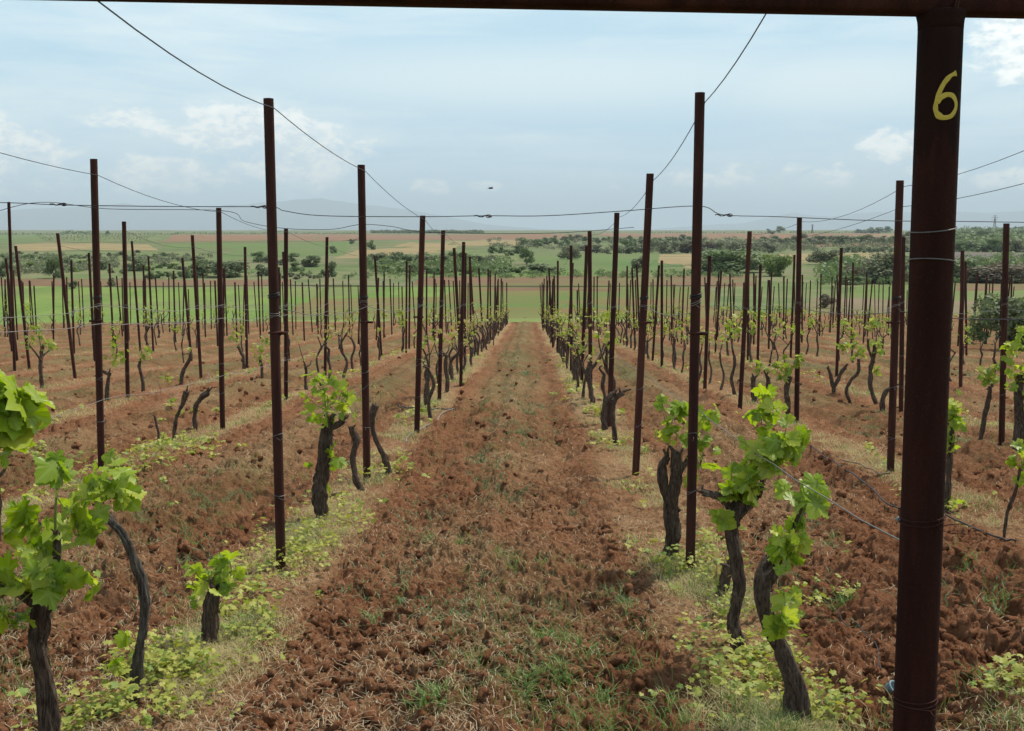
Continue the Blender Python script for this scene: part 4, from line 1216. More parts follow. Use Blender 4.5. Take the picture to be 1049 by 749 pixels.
# ------------------------------------------------------------------ clods, straw, grass, weeds
def in_view(n, y0, y1, g, spread=.50, power=1.0):
    """random points, as dense in the picture near as far"""
    u = g.random(n)
    y = 1 / (1 / y0 + u ** power * (1 / y1 - 1 / y0))
    x = (g.random(n) * 2 - 1) * spread * y
    return x, y
def strip_dist(x):
    ph = (x - ROWX[1]) / ROW; return np.abs(ph - np.round(ph)) * ROW
def clods():
    g = np.random.default_rng(8)
    import bmesh
    shapes = []
    for s in range(10):
        bm = bmesh.new(); bmesh.ops.create_icosphere(bm, subdivisions=2 if s < 4 else 1, radius=1)
        V = np.array([v.co[:] for v in bm.verts]); F = np.array([[v.index for v in f.verts] for f in bm.faces]); bm.free()
        n = V / np.linalg.norm(V, axis=1)[:, None]
        d = 1 + 1.5 * (fbm(n[:, 0] * 2.2 + s * 9 + 20, n[:, 1] * 2.2 + n[:, 2] * 2.7 + 20, 3, s) - .5) + 1.1 * (vnoise(n[:, 0] * 4 + 30, n[:, 1] * 5 + n[:, 2] * 4 + 30, s) - .5)
        shapes.append((n * d[:, None] * [1, .8, .7], F))
    n = 30000
    x, y = in_view(n, 2.4, 30, g, .52)
    keep = strip_dist(x) > .28 + .1 * g.random(n)
    pat = fbm(x * 1.1, y * .9, 3, 222); keep &= pat > .30 + .35 * g.random(n) * .8
    x, y = x[keep], y[keep]
    z = soil_z(x, y)
    mb = MB()
    for i in range(len(x)):
        sz_ = (.005 + .024 * g.random() ** 5) * (1 + y[i] / 30)
        V, F = shapes[(i % 4) if sz_ > .016 else 4 + i % 6]
        e = Euler((g.random() * 6, g.random() * .8, g.random() * 6)).to_matrix()
        mb.add((V * sz_) @ np.array(e).T + [x[i], y[i], z[i] + sz_ * .15], F)
    tag(obj('soil_clods', mb.mesh('soil_clods', False), M['soil']), 'loose red soil clods strewn over the tilled ground', 'clods', kind='stuff')
clods()
def blades(name, x, y, hgt, wid, mat, lab, cat, g, lean=.6, per=1, spread=.03, flat=False, z0=None):
    """bent grass blades: two quads and a tip each"""
    x = np.repeat(x, per); y = np.repeat(y, per); hgt = np.repeat(hgt, per) * (.55 + .6 * g.random(len(x))); wid = np.repeat(wid, per)
    sp = np.broadcast_to(spread, (len(x),)) if np.ndim(spread) == 0 else np.repeat(spread, per)
    x = x + g.normal(size=len(x)) * sp; y = y + g.normal(size=len(y)) * sp
    z = soil_z(x, y) - .004
    n = len(x); a = g.random(n) * 6.283
    dx, dy = np.cos(a), np.sin(a); ln = lean * (.3 + g.random(n))
    lv = []
    for t, w in ((0, 1), (.38, .85), (.75, .55), (1, .08)):
        if flat:
            u = hgt * t; zz = .012 + .02 * np.sin(t * 3.1) * g.random(n) + .25 * hgt * t * (g.random(n) - .35) * .5
        else:
            u = hgt * ln * t ** 1.8; zz = hgt * t * (1 - .35 * ln * t)
        c = np.stack([x + dx * u, y + dy * u, z + zz], -1)
        if flat: c[:, :2] += (np.stack([-dy, dx], -1) * (hgt * .18 * np.sin(t * 4) * (g.random(n) - .5))[:, None])
        ww = np.stack([-dy, dx, np.zeros(n)], -1) * (wid * w * .5)[:, None]
        lv += [c - ww, c + ww]
    V = np.stack(lv, 1).reshape(-1, 3)
    b = (np.arange(n) * 8)[:, None]
    F = np.concatenate([b + np.array([[0, 1, 3, 2]]), b + np.array([[2, 3, 5, 4]]), b + np.array([[4, 5, 7, 6]])])
    tag(obj(name, mesh(name, V, F, True), M[mat]), lab, cat, kind='stuff')
def strips():
    g = np.random.default_rng(21)
    # dry grass under the rows
    xs, ys = [], []
    for k in range(-6, 7):
        if k == 0: continue
        n = {1: 9500, 2: 3600, 3: 1700}.get(abs(k), 700)
        u = g.random(n); y0 = max(3.4, (abs(ROWX[k]) - .5) / .5); y1 = 76
        y = 1 / (1 / y0 + u * (1 / y1 - 1 / y0))
        x = ROWX[k] + np.clip(g.normal(size=n) * .14, -.36, .36)
        keep = fbm(x * 1.6 + 9, y * 1.3, 3, 33) > .40 + .16 * g.random(n)
        xs.append(x[keep]); ys.append(y[keep])
    x, y = np.concatenate(xs), np.concatenate(ys)
    f = np.clip(y / 9, 1, 6)
    blades('dry_grass', x, y, .06 + .018 * f * .4, .0026 * f ** .8, 'drygrass', 'pale dry grass in the strips under the vine rows', 'grass', g, 1.2, 4, .03 * f ** .5)
    # short green grass mixed in
    s = (fbm(x * 2 + 3, y * 1.6, 2, 133) > .5) & (g.random(len(x)) < .30) & (y < 30)
    blades('green_grass', x[s], y[s], .075 + .012 * f[s], .0034 * f[s] ** .8, 'grass', 'green grass tufts along the vine rows', 'grass', g, .8, 4, .035)
    # tufts in the aisles
    n = 2900; x, y = in_view(n, 3.2, 60, g, .5)
    d = strip_dist(x); keep = (d > .35) & (fbm(x * .8, y * .35, 4, 91) > .47 + .14 * g.random(n))
    x, y = x[keep], y[keep]; f = np.clip(y / 9, 1, 6)
    blades('grass_tufts', x, y, .07 + .012 * f, .0035 * f ** .8, 'grass', 'scattered green grass tufts on the tilled aisles', 'grass', g, 1.0, 9, .035 * f ** .4)
    n = 2400; x, y = in_view(n, 5, 70, g, .5)
    keep = (np.abs(x + .3) < .75) | (g.random(n) < .5)
    keep &= (strip_dist(x) > .4) & (fbm(x * .9 + 4, y * .3, 3, 191) > .42 + .15 * g.random(n)); x, y = x[keep], y[keep]; f = np.clip(y / 9, 1, 6)
    blades('grey_green_weeds', x, y, .05 + .01 * f, .006 * f ** .8, 'bluegreen', 'low grey green weeds in the middle of the aisles', 'weeds', g, 1.4, 9, .05 * f ** .5)
    # clumps of weeds at the places where the photograph shows them
    px_, py_, hh_, mm = [], [], [], []
    for (a, b, ra, rb, n, m_) in ((505, 488, 22, 16, 60, 0), (515, 512, 26, 14, 50, 0), (492, 470, 14, 8, 26, 0), (530, 450, 20, 8, 30, 0), (545, 420, 14, 10, 30, 0), (500, 430, 20, 8, 26, 0), (540, 385, 14, 12, 30, 0), (520, 360, 12, 8, 20, 0),
                                  (383, 622, 9, 5, 14, 1), (435, 548, 8, 4, 12, 1), (476, 556, 8, 5, 12, 1), (528, 575, 14, 7, 20, 1), (560, 640, 16, 8, 22, 1), (575, 690, 18, 12, 34, 1), (535, 700, 16, 9, 26, 1), (440, 728, 20, 10, 36, 1), (600, 655, 10, 8, 14, 1), (620, 690, 8, 8, 12, 1), (690, 720, 14, 8, 18, 1),
                                  (215, 515, 22, 8, 34, 0), (245, 506, 14, 5, 18, 0), (195, 552, 8, 4, 14, 1), (150, 540, 12, 5, 14, 0), (885, 440, 26, 8, 34, 0), (900, 425, 16, 6, 20, 0), (865, 612, 12, 5, 26, 1), (850, 560, 10, 5, 12, 1), (835, 540, 10, 5, 12, 0), (990, 460, 22, 7, 24, 0), (1020, 625, 14, 8, 20, 1), (985, 590, 12, 6, 14, 1), (1000, 700, 16, 8, 20, 1), (120, 500, 20, 6, 20, 0), (65, 560, 14, 8, 16, 1), (410, 600, 8, 4, 8, 1), (640, 610, 10, 5, 12, 0), (590, 520, 10, 5, 12, 0), (465, 620, 8, 5, 8, 1)):
        for _ in range(int(n * (.62 if m_ else .9))):
            q = gp(a + g.normal() * ra * .55, b + g.normal() * rb * .55); px_.append(q[0]); py_.append(q[1]); mm.append(m_)
    px_, py_, mm = np.array(px_), np.array(py_), np.array(mm); f = np.clip(py_ / 8, 1, 4)
    for m_, nm, mt, lab in ((0, 'weed_patches', 'bluegreen', 'low grey green weed patches in the tilled aisles'), (1, 'grass_clumps', 'grass', 'fresh green grass clumps on the tilled soil')):
        w_ = mm == m_
        blades(nm, px_[w_], py_[w_], (.055 + .02 * m_) * f[w_] ** .5, .0055 * f[w_] ** .7, mt, lab, 'weeds', g, 1.1, 6, .022 * f[w_] ** .5)
    # straw on the soil
    n = 52000; x, y = in_view(n, 2.6, 40, g, .5)
    d = strip_dist(x); mid = np.abs(d - ROW / 2)
    keep = fbm(x * 1.2, y * .7, 3, 95) > .36 + .28 * g.random(n) * (.6 + .7 * np.clip(mid, 0, 1)); x, y = x[keep], y[keep]
    f = np.clip(y / 6, 1, 5)
    blades('straw', x, y, (.02 + .11 * g.random(len(x)) ** 2.4) * f ** .4, .0022 * f ** .75, 'straw', 'dry straw and dead stems strewn over the soil', 'straw', g, 1.0, 1, .01, True)
strips()
def weeds():
    """low broad leaved weeds round the vine feet"""
    g = np.random.default_rng(31)
    spots = []
    for (px, py, rx, ry, n) in ((180, 690, 60, 30, 120), (240, 600, 45, 40, 110), (250, 640, 40, 30, 60), (120, 725, 50, 15, 60), (310, 560, 30, 24, 50), (350, 530, 30, 25, 60), (300, 580, 22, 14, 40), (400, 480, 24, 12, 26), (150, 690, 30, 14, 50),
                                (750, 600, 28, 40, 60), (730, 560, 26, 30, 50), (790, 690, 45, 30, 100), (750, 710, 60, 30, 70), (850, 725, 30, 14, 40), (720, 650, 26, 20, 26), (690, 580, 20, 14, 20), (830, 600, 30, 20, 10), (860, 612, 22, 8, 12), (1030, 720, 30, 20, 30), (980, 520, 20, 20, 14),
                                (60, 470, 70, 8, 36), (190, 462, 44, 14, 60), (130, 478, 40, 10, 40), (200, 425, 34, 8, 20), (60, 740, 40, 10, 24)):
        for _ in range(n):
            a, b = px + g.normal() * rx * .55, py + g.normal() * ry * .55
            if b < 330: continue
            spots.append((a, b))
    C, T, N, Z = [], [], [], []
    pts = []
    for a, b in spots:
        q = gp(a, b); pts.append(q)
    for k, n in ((-1, 420), (1, 460), (-2, 230), (2, 220), (-3, 90), (3, 110)):
        y0 = max(3.6, (abs(ROWX[k]) - .4) / .5)
        for _ in range(n):
            yy = 1 / (1 / y0 + g.random() * (1 / 32 - 1 / y0)); xx = ROWX[k] + g.normal() * .15
            if fbm(np.array([xx * 1.1]), np.array([yy * .8]), 2, 401)[0] > .42 + .2 * g.random(): pts.append(np.array([xx, yy, 0.]))
    for q in pts:
        q[2] = sz(q[0], q[1])
        if g.random() < .42: continue
        m = int(g.integers(4, 10)); hh = .03 + .14 * g.random() ** 1.5; big_ = np.clip(q[1] / 7, 1, 2.2)
        for _ in range(m):
            an = g.random() * 6.28; o = np.array([math.cos(an), math.sin(an), 0])
            C.append(q + o * .015 + [g.normal() * .022, g.normal() * .022, hh * (.35 + .65 * g.random())]); T.append(o + [0, 0, .2 + .4 * g.normal()]); N.append(np.array([0, 0, 1]) + g.normal(size=3) * .35); Z.append((.011 + .022 * g.random()) * big_)
    V, F, ve = leaves_mesh(np.array(C), np.array(T), np.array(N), np.array(Z), False, .5, 5)
    tag(obj('ground_weeds', mesh('ground_weeds', V, F, True), M['weed']), 'yellow green broadleaf weeds round the feet of the front vines', 'weeds', kind='stuff')
weeds()

# ------------------------------------------------------------------ hoses, fittings and loose wire on the ground
def ground_line(pix, r, lift=.02):
    P = []
    for a, b in pix:
        q = gp(a, b); P.append([q[0], q[1], 0])
    P = smooth_path(P, 60); P[:, 2] = soil_z(P[:, 0], P[:, 1]) + lift + r
    k = np.ones(7) / 7; P[3:-3, 2] = np.convolve(P[:, 2], k, 'valid')
    return P
def line_thing(name, pix, r, mat, lab, cat, lift=.015):
    P = ground_line(pix, r, lift); mb = MB(); add_tube(mb, P, r, 8); f = P[0]
    tag(obj(name, mb.mesh(name, True, f), M[mat], None, f), lab, cat)
line_thing('drip_hose', [(822, 455), (850, 474), (890, 500), (918, 520), (960, 527), (1000, 545), (1040, 566)], .006, 'hose', 'dark drip hose lying along the second row behind the thick pipe', 'hose', .03)
line_thing('drip_hose', [(408, 417), (414, 421), (430, 422), (450, 421), (467, 422)], .011, 'hose', 'short black hose lying across the first left row between aisle posts', 'hose')
line_thing('loose_wire', [(467, 423), (452, 426), (446, 434), (433, 439), (417, 448), (418, 455)], .006, 'greywire', 'pale curl of loose wire on the ground beside the short black hose', 'wire')
line_thing('loose_wire', [(862, 474), (880, 480), (900, 490), (912, 492)], .007, 'straw', 'pale dry cane lying on the soil left of the thick pipe', 'cane', .03)
line_thing('loose_wire', [(858, 640), (880, 655), (898, 670), (902, 694)], .0022, 'darkwire', 'thin curved wire leading to the lower blue pipe cap', 'wire', .05)
def cap(px, py, rz, lab, s=1.0):
    q = gp(px, py); q[2] = sz(q[0], q[1]) + .012
    mb = MB(); a = np.linspace(0, 2 * np.pi, 20, endpoint=False)
    prof = [(.020, 0), (.022, .004), (.022, .026), (.027, .027), (.027, .034), (.019, .034), (.019, .008), (.001, .008)]
    V = np.concatenate([np.stack([np.cos(a) * r_, np.sin(a) * r_, np.full(20, z_)], -1) for r_, z_ in prof]) * s; k = np.arange(20)
    Fq = np.concatenate([np.stack([k + 20 * j, (k + 1) % 20 + 20 * j, (k + 1) % 20 + 20 * j + 20, k + 20 * j + 20], -1) for j in range(len(prof) - 1)])
    V = V @ np.array(Euler((.9, .3, rz)).to_matrix()).T
    mb.add(V, Fq)
    tag(obj('pipe_cap', mb.mesh('pipe_cap', True), M['blue'], None, q), lab, 'pipe cap')
cap(910, 706, .5, 'pale blue plastic pipe cap on the soil low beside the thick pipe', .9)
cap(918, 537, 1.2, 'pale blue plastic pipe cap higher up beside the thick pipe', .9)

# ------------------------------------------------------------------ bushes and trees beyond the vineyard
BM = {
    'dark': leafmat('dark_bush_leaf', (.11, .145, .068), (.155, .195, .092), (.18, .20, .10), .25, .6),
    'grey': leafmat('grey_bush_leaf', (.145, .17, .092), (.20, .22, .125), (.18, .17, .105), .25, .7),
    'mid': leafmat('mid_bush_leaf', (.105, .16, .060), (.150, .21, .082), (.19, .22, .10), .3, .6),
    'bright': leafmat('bright_bush_leaf', (.12, .19, .045), (.17, .24, .065), (.20, .23, .09), .35, .6),
    'brown': leafmat('brown_scrub_twig', (.105, .080, .055), (.15, .115, .078), (.10, .115, .055), .2, .8),
}
M['twig'] = mat_plain('bush_stem', (.075, .055, .040), .9, var=.3, scale=3)
def crown(n, seed, leaf, tall=1.0):
    """unit crown: about 1 wide (radius .5) and 1 high, standing on z = 0; irregular lobes of small leaf faces"""
    g = np.random.default_rng(seed)
    nl = int(g.integers(9, 15)); lob = []
    for _ in range(nl):
        z = .12 + .75 * g.random(); w = .34 * math.sqrt(max(.08, 1 - ((z - .42) / .62) ** 2)); a = g.random() * 6.28; r = w * g.random() ** .5
        lob.append((r * math.cos(a), r * math.sin(a), z, .11 + .13 * g.random()))
    lob = np.array(lob)
    pick = g.choice(nl, n, p=lob[:, 3] ** 2 / np.sum(lob[:, 3] ** 2))
    d = g.normal(size=(n, 3)); d /= np.linalg.norm(d, axis=1)[:, None]
    rr = lob[pick, 3] * (.55 + .55 * g.random(n))
    C = lob[pick, :3] + d * rr[:, None]; C[:, 2] = np.abs(C[:, 2] - .02) + .02
    nrm = d + g.normal(size=(n, 3)) * .6; nrm /= np.linalg.norm(nrm, axis=1)[:, None]
    u = np.cross(nrm, g.normal(size=(n, 3))); u /= np.linalg.norm(u, axis=1)[:, None]; v = np.cross(nrm, u)
    s = leaf * (.5 + g.random(n))[:, None]
    V = np.stack([C - u * s, C + v * s * .6, C + u * s, C - v * s * .6], 1).reshape(-1, 3)
    F = (np.arange(n) * 4)[:, None] + np.arange(4)[None]
    mb = MB()
    for _ in range(6):
        e = lob[g.integers(nl), :3]
        add_tube(mb, smooth_path([(g.normal() * .02, g.normal() * .02, -.05), (e[0] * .4, e[1] * .4, e[2] * .5), e], 7), [.022, .014, .006], 5)
    return mesh('crown', V, F, False), mb.mesh('trunk', True)
CR_BIG = [crown(2800, 300 + i, .034) for i in range(4)]
CR = [crown(1000, 320 + i, .055) for i in range(6)]
CR_SMALL = [crown(480, 340 + i, .085) for i in range(5)]
_cm = {}
def crown_mesh(me, m):
    key = (me.name, m)
    if key not in _cm:
        c = me.copy(); c.materials.clear(); c.materials.append(BM[m]); _cm[key] = c
    return _cm[key]
NB = [0]
def bush(px, base, w, h, m, lab, name='bush', group=None, cat=None, big=None):
    q = gp(px, base); q[2] = terr(q[0], q[1]) - .02
    Y = q[1]; s = pxsize(math.hypot(q[0], q[1])); NB[0] += 1
    pool = CR_BIG if (big or w * h > 380) else (CR if w * h > 90 else CR_SMALL)
    c, tr = pool[NB[0] * 7 % len(pool)]
    root = empty(name, q, NB[0] * 2.4 % 6.28)
    root.scale = (w * s * 1.2, w * s * 1.2, h * s * 1.12)
    tag(root, lab, cat or ('tree' if name == 'tree' else 'bush'), group)
    o = obj('crown', crown_mesh(c, m), None, root)
    if not tr.materials: tr.materials.append(M['twig'])
    obj('trunk', tr, None, root)
    return root
def hedge(x0, x1, base, h, mats, lab, group, step=None, jb=1.2, seed=1):
    g = np.random.default_rng(seed + int(x0) + 900)
    x = x0; 
    while x < x1:
        hh = h * (.65 + .55 * g.random()); w = hh * (1.2 + .9 * g.random())
        bush(x + w * .4, base + g.normal() * jb, w, hh, mats[int(g.integers(len(mats)))], lab, 'bush', group)
        x += w * (.66 + .24 * g.random())
# single ones one can point at
bush(1034, 357, 66, 62, 'dark', 'large dark dense bush at the right edge where the vineyard ends', big=True)
bush(1010, 352, 30, 30, 'mid', 'low green bush hugging the left foot of the large dark bush', big=True)
bush(751, 279, 64, 25, 'mid', 'broad grey green bush in the valley right of the front right aisle post', big=True)
bush(735, 278, 34, 20, 'mid', 'smaller green bush joined to the broad bush in the valley', big=True)
bush(797, 283, 31, 27, 'bright', 'bright yellow green bush beside the broad valley bush', 'tree', big=True)
bush(539, 271, 15, 15, 'mid', 'boxy grey green tree standing in the valley behind the aisle end', 'tree', big=True)
bush(583, 266, 20, 15, 'grey', 'round grey tree at the far edge of the valley field', 'tree', big=True)
bush(553, 279, 42, 9, 'dark', 'low dark thicket under the boxy grey green tree')
bush(227, 284, 48, 20, 'dark', 'biggest dark thicket in the valley left of the front left aisle post', big=True)
bush(206, 283, 22, 15, 'mid', 'green thicket on the left flank of the biggest dark thicket')
bush(268, 283, 17, 11, 'dark', 'small dark round bush in front of the hedge on the left')
bush(336, 284, 15, 16, 'dark', 'dark upright bush at the right end of the left hedge')
bush(341, 260, 7, 7, 'mid', 'small lone tree on the green field at the left', 'tree')
bush(360, 250, 5, 5, 'dark', 'tiny lone tree farther back on the green field', 'tree')
bush(381, 256, 10, 9, 'mid', 'round tree near the second left aisle post top', 'tree')
bush(56, 285, 16, 18, 'mid', 'green bush between the leaning left posts', big=True)
bush(69, 275, 6, 8, 'dark', 'small dark shrub right of the green bush at the left')
bush(4, 284, 13, 15, 'dark', 'dark bush at the far left edge')
bush(105, 277, 9, 9, 'dark', 'small dark bush beside the tall second row left post')
bush(141, 278, 22, 12, 'dark', 'wide dark bush in the left scrub right of the tall post')
bush(75, 296, 10, 7, 'dark', 'low dark bush on the red strip at the left')
bush(114, 293, 10, 7, 'dark', 'low dark bush on the red strip near the tall left post')
bush(656, 278, 18, 15, 'grey', 'grey leafless bush left of the front right aisle post')
bush(845, 271, 30, 13, 'grey', 'grey bush on the tan field right of the second row post')
bush(873, 292, 26, 8, 'mid', 'low green bush in front of the grey scrub at the right')
bush(905, 290, 54, 26, 'grey', 'twiggy grey scrub left of the thick numbered pipe', big=True)
bush(1016, 289, 70, 17, 'brown', 'brownish scrub hedge right of the thick numbered pipe', big=True)
bush(985, 289, 40, 20, 'mid', 'green scrub just right of the thick numbered pipe', big=True)
bush(845, 316, 18, 13, 'brown', 'dry brown brush heap at the right end of the rows')
bush(110, 240.6, 4, 4, 'dark', 'pointed far tree on the left horizon', 'tree')
# hedgerows: runs of bushes nothing tells apart
hedge(297, 326, 275, 10, ['dark', 'dark', 'mid'], 'dark bush in the hedge below the green field at the left', 'hedge below the left green field')
hedge(258, 300, 270, 8, ['mid', 'grey'], 'green bush in the hedge behind the small round bush', 'hedge behind the small round bush')
hedge(378, 498, 271, 11, ['dark', 'grey', 'dark', 'mid'], 'dark bush in the long hedge across the middle of the valley', 'long hedge across the valley')
hedge(380, 530, 280, 7, ['mid', 'bright', 'mid'], 'light green bush in the low hedge before the aisle end', 'low hedge before the aisle end')
hedge(500, 535, 261, 7, ['grey', 'dark', 'mid'], 'bush in the far hedge left of the boxy tree', 'far hedge left of the boxy tree')
hedge(530, 580, 252, 7, ['grey', 'mid', 'mid'], 'bush in the far copse above the boxy tree', 'far copse above the boxy tree')
hedge(594, 645, 259, 8, ['grey', 'grey', 'dark'], 'grey bush in the hedge behind the round grey tree', 'hedge behind the round grey tree')
hedge(640, 700, 259, 12, ['grey', 'grey', 'mid'], 'grey tree in the far hedge left of the front right post', 'tall far grey hedge left', jb=.6)
hedge(695, 790, 259, 10, ['grey', 'grey', 'brown'], 'grey tree in the far hedge right of the front right post', 'tall far grey hedge right', jb=.6)
hedge(575, 720, 248, 5, ['grey', 'mid', 'mid'], 'small far bush on the slope under the brown plain', 'bushes under the brown plain')
hedge(778, 860, 250, 7, ['grey', 'mid', 'dark'], 'bush in the far hedge above the tan field', 'far hedge above the tan field')
hedge(858, 936, 249, 8, ['grey', 'mid', 'grey'], 'bush in the far hedge left of the thick pipe', 'far hedge left of the thick pipe')
hedge(860, 936, 259, 5, ['dark', 'dark', 'grey'], 'dark bush in the thin hedge behind the tan field', 'thin dark hedge behind the tan field', jb=.4)
hedge(978, 1060, 258, 10, ['mid', 'grey', 'mid'], 'tree at the front of the wood right of the thick pipe', 'front of the right wood', jb=.5)
hedge(978, 1060, 251, 9, ['grey', 'mid', 'mid'], 'tree in the middle of the wood right of the thick pipe', 'middle of the right wood', jb=.5)
hedge(978, 1060, 245, 7, ['mid', 'grey', 'mid'], 'tree at the back of the wood right of the thick pipe', 'back of the right wood', jb=.4)
hedge(0, 200, 265, 3.5, ['grey', 'mid', 'grey'], 'low shrub in the upper scrub of the left valley side', 'upper scrub at the left', jb=2.5)
hedge(-5, 200, 276, 4.5, ['mid', 'grey', 'bright'], 'low shrub in the lower scrub of the left valley side', 'lower scrub at the left', jb=3)
hedge(150, 205, 285, 7, ['mid', 'bright'], 'low green shrub along the edge of the left crop field', 'shrubs along the left crop')
hedge(270, 330, 284, 4, ['mid', 'grey'], 'low tuft of scrub at the foot of the left hedge', 'scrub under the left hedge')
hedge(785, 800, 239, 5, ['dark', 'mid'], 'dark far tree on the horizon right of the front right post', 'horizon trees right')
hedge(875, 905, 239, 5, ['dark', 'mid'], 'dark far tree on the horizon left of the thick pipe', 'horizon trees by the pipe', jb=.3)
hedge(995, 1012, 240, 6, ['grey', 'mid'], 'far tree standing above the right wood', 'trees above the right wood', jb=.3)
print('BUSHES', NB[0])
def mass(name, runs, m, lab, seed, leafn=70):
    """far woods that read as one dark line: real crowns, one object"""
    g = np.random.default_rng(seed); Vs, n0, Fs = [], 0, []
    for x0, x1, base, h, st in runs:
        x = x0
        while x < x1:
            q = gp(x, base + g.normal() * .12); s = pxsize(np.hypot(q[0], q[1])); hh = h * s * (.7 + .5 * g.random()); w = hh * (.8 + .5 * g.random())
            d = g.normal(size=(leafn, 3)); d /= np.linalg.norm(d, axis=1)[:, None]
            C = q + [0, 0, hh * .5] + d * [w * .6, w * .6, hh * .5] * (.6 + .45 * g.random((leafn, 1)))
            u = g.normal(size=(leafn, 3)); u /= np.linalg.norm(u, axis=1)[:, None]; v = np.cross(u, d); ss = hh * .16
            Vs.append(np.stack([C - u * ss, C + v * ss, C + u * ss, C - v * ss], 1).reshape(-1, 3)); n0 += leafn
            x += st * (.7 + .6 * g.random())
    V = np.concatenate(Vs); F = (np.arange(n0) * 4)[:, None] + np.arange(4)[None]
    tag(obj(name, mesh(name, V, F), BM[m]), lab, 'wood', kind='stuff')
mass('far_wood', [(381, 495, 239.0, 3.2, 1.1)], 'dark', 'dark strip of far woodland on the horizon left of centre', 1)
mass('far_trees', [(66, 94, 240.2, 3.6, 2.2), (0, 66, 240.6, 2, 3.0), (94, 180, 240.6, 1.8, 3.0), (180, 370, 240.0, 2.0, 2.6), (520, 640, 239.4, 1.2, 6), (660, 790, 239.2, 1.8, 3.5), (810, 1049, 239, 2.0, 3.0)], 'mid', 'thin line of far trees along the horizon', 2, 40)
mass('orchard', [(38 + i * 2, 158 - i * 2, 241.6 + i * 1.3, 1.6, 3.4) for i in range(5)], 'grey', 'rows of small orchard trees on the far left plain', 3, 30)

def scrub(name, m, lab, seed, n, px0, px1, y0, y1, thr, hmax=2.4, leafn=46):
    g = np.random.default_rng(seed); Vs, n0 = [], 0
    for _ in range(n):
        a, b = px0 + (px1 - px0) * g.random(), y0 + (y1 - y0) * g.random()
        q = gp(a, b)
        if fbm(np.array([q[0] * .018 + seed]), np.array([q[1] * .009]), 3, seed)[0] < thr + .1 * g.random(): continue
        h = hmax * (.35 + .65 * g.random() ** 1.5) * (1 + np.hypot(q[0], q[1]) / 700); w = h * (.9 + .9 * g.random())
        d = g.normal(size=(leafn, 3)); d /= np.linalg.norm(d, axis=1)[:, None]
        C = q + [0, 0, h * .42] + d * [w * .55, w * .55, h * .5] * (.45 + .6 * g.random((leafn, 1)))
        u = g.normal(size=(leafn, 3)); u /= np.linalg.norm(u, axis=1)[:, None]; v = np.cross(u, d); ss = h * (.08 + .1 * g.random((leafn, 1)))
        Vs.append(np.stack([C - u * ss, C + v * ss, C + u * ss, C - v * ss], 1).reshape(-1, 3)); n0 += leafn
    V = np.concatenate(Vs); F = (np.arange(n0) * 4)[:, None] + np.arange(4)[None]
    tag(obj(name, mesh(name, V, F), BM[m]), lab, 'scrub', kind='stuff')
scrub('scrub', 'grey', 'grey green scrub spread over the left side of the valley', 21, 620, -60, 215, 262, 284, .46, 1.1)
scrub('scrub', 'mid', 'green scrub along the foot of the long hedge in the valley', 22, 260, 376, 525, 265, 282, .36, 1.5)
scrub('scrub', 'grey', 'grey scrub dotted over the far slopes', 23, 700, 500, 970, 246, 258, .45, 1.8)
scrub('scrub', 'mid', 'low green growth along the field edges past the vineyard', 28, 420, 180, 760, 279, 285.5, .40, .75)
scrub('scrub', 'brown', 'dry brownish scrub right of the thick pipe', 24, 260, 860, 1070, 276, 291, .34, 1.8)
scrub('scrub', 'mid', 'green low scrub right of the thick pipe', 25, 420, 840, 1070, 266, 292, .36, 1.8)
scrub('wood_growth', 'mid', 'dense growth filling the wood right of the thick pipe', 26, 700, 972, 1075, 238, 258, .1, 3.2)
scrub('wood_growth', 'grey', 'dense grey growth filling the tall far hedges', 27, 260, 645, 800, 253, 259, .25, 2.6)

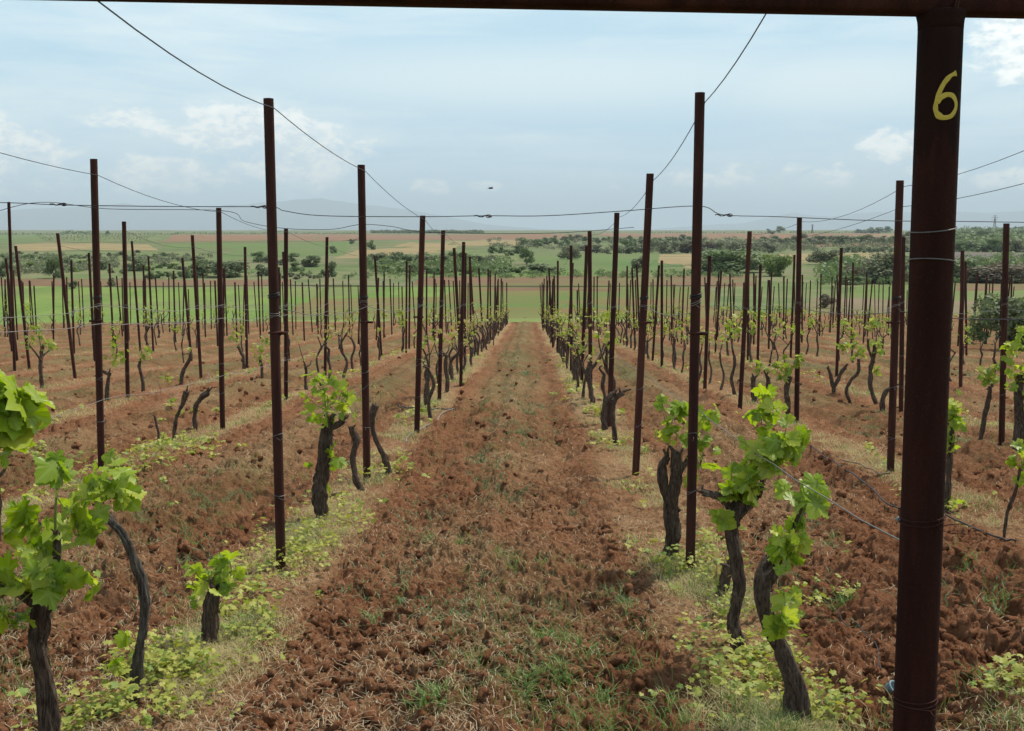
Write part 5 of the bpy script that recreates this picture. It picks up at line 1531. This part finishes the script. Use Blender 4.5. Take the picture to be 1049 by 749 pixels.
# ------------------------------------------------------------------ pylons, bird
def pylon(px, base, h_px, lab):
    q = gp(px, base); s = pxsize(np.hypot(q[0], q[1])); H = h_px * s; q[2] = terr(q[0], q[1])
    root = empty('pylon', q)
    mb = MB(); w = H * .09; t = max(.10, .17 * s)
    for sx in (-1, 1):
        for sy in (-1, 1):
            add_tube(mb, np.array([[sx * w, sy * w, 0], [sx * w * .25, sy * w * .25, H * .7], [0, 0, H]]), t, 4)
    for k in range(6):
        f = k / 7; ww = w * (1 - f * .85); w2 = w * (1 - (f + .14) * .85)
        for sx in (-1, 1): add_tube(mb, np.array([[sx * ww, -ww, H * f], [-sx * w2, -w2, H * (f + .14)]]), t * .6, 4)
    obj('tower', mb.mesh('tower'), M['twig'], root)
    mb = MB()
    for zf, l in ((.72, .16), (.84, .2), (.94, .12)):
        add_tube(mb, np.array([[-H * l, 0, H * zf], [0, 0, H * (zf + .02)], [H * l, 0, H * zf]]), t * .8, 4)
    obj('crossarms', mb.mesh('crossarms'), M['twig'], root)
    tag(root, lab, 'pylon')
pylon(1018.5, 238, 16, 'far power pylon standing on the horizon near the right edge')
pylon(832, 239, 9, 'smaller far power pylon left of the thick pipe')
def bird():
    c = CAM + ray(502.5, 193) * 42
    root = empty('bird', c, .5)
    mb = MB()
    add_tube(mb, smooth_path([(-.10, 0, 0), (-.04, 0, .0), (.04, 0, .008), (.09, 0, .012), (.12, 0, .008)], 14), [.006, .026, .032, .02, .004], 10)
    obj('body', mb.mesh('body', True), M['hose'], root)
    for s in (-1, 1):
        V = np.array([[.04, s * .02, .01], [.05, s * .09, .05], [.02, s * .17, .035], [-.03, s * .10, .04], [-.03, s * .02, .01]])
        V = np.concatenate([V, V - [0, 0, .006]])
        mb = MB(); mb.add(V, [[0, 1, 3, 4], [5, 9, 8, 6], [0, 5, 6, 1], [4, 3, 8, 9]]); mb.F.setdefault(3, []).append(np.array([[1, 2, 3], [6, 8, 7]]))
        mb.F.setdefault(4, []).append(np.array([[1, 6, 7, 2], [2, 7, 8, 3]]))
        obj('wing', mb.mesh('wing'), M['hose'], root)
    V = np.array([[-.09, -.012, 0], [-.09, .012, 0], [-.16, .03, 0], [-.16, -.03, 0]]); V = np.concatenate([V, V - [0, 0, .004]])
    mb = MB(); mb.add(V, [[0, 1, 2, 3], [4, 7, 6, 5], [0, 4, 5, 1], [2, 6, 7, 3], [0, 3, 7, 4], [1, 5, 6, 2]])
    obj('tail', mb.mesh('tail'), M['hose'], root)
    tag(root, 'small dark bird flying in front of the clouds over the aisle', 'bird')
bird()
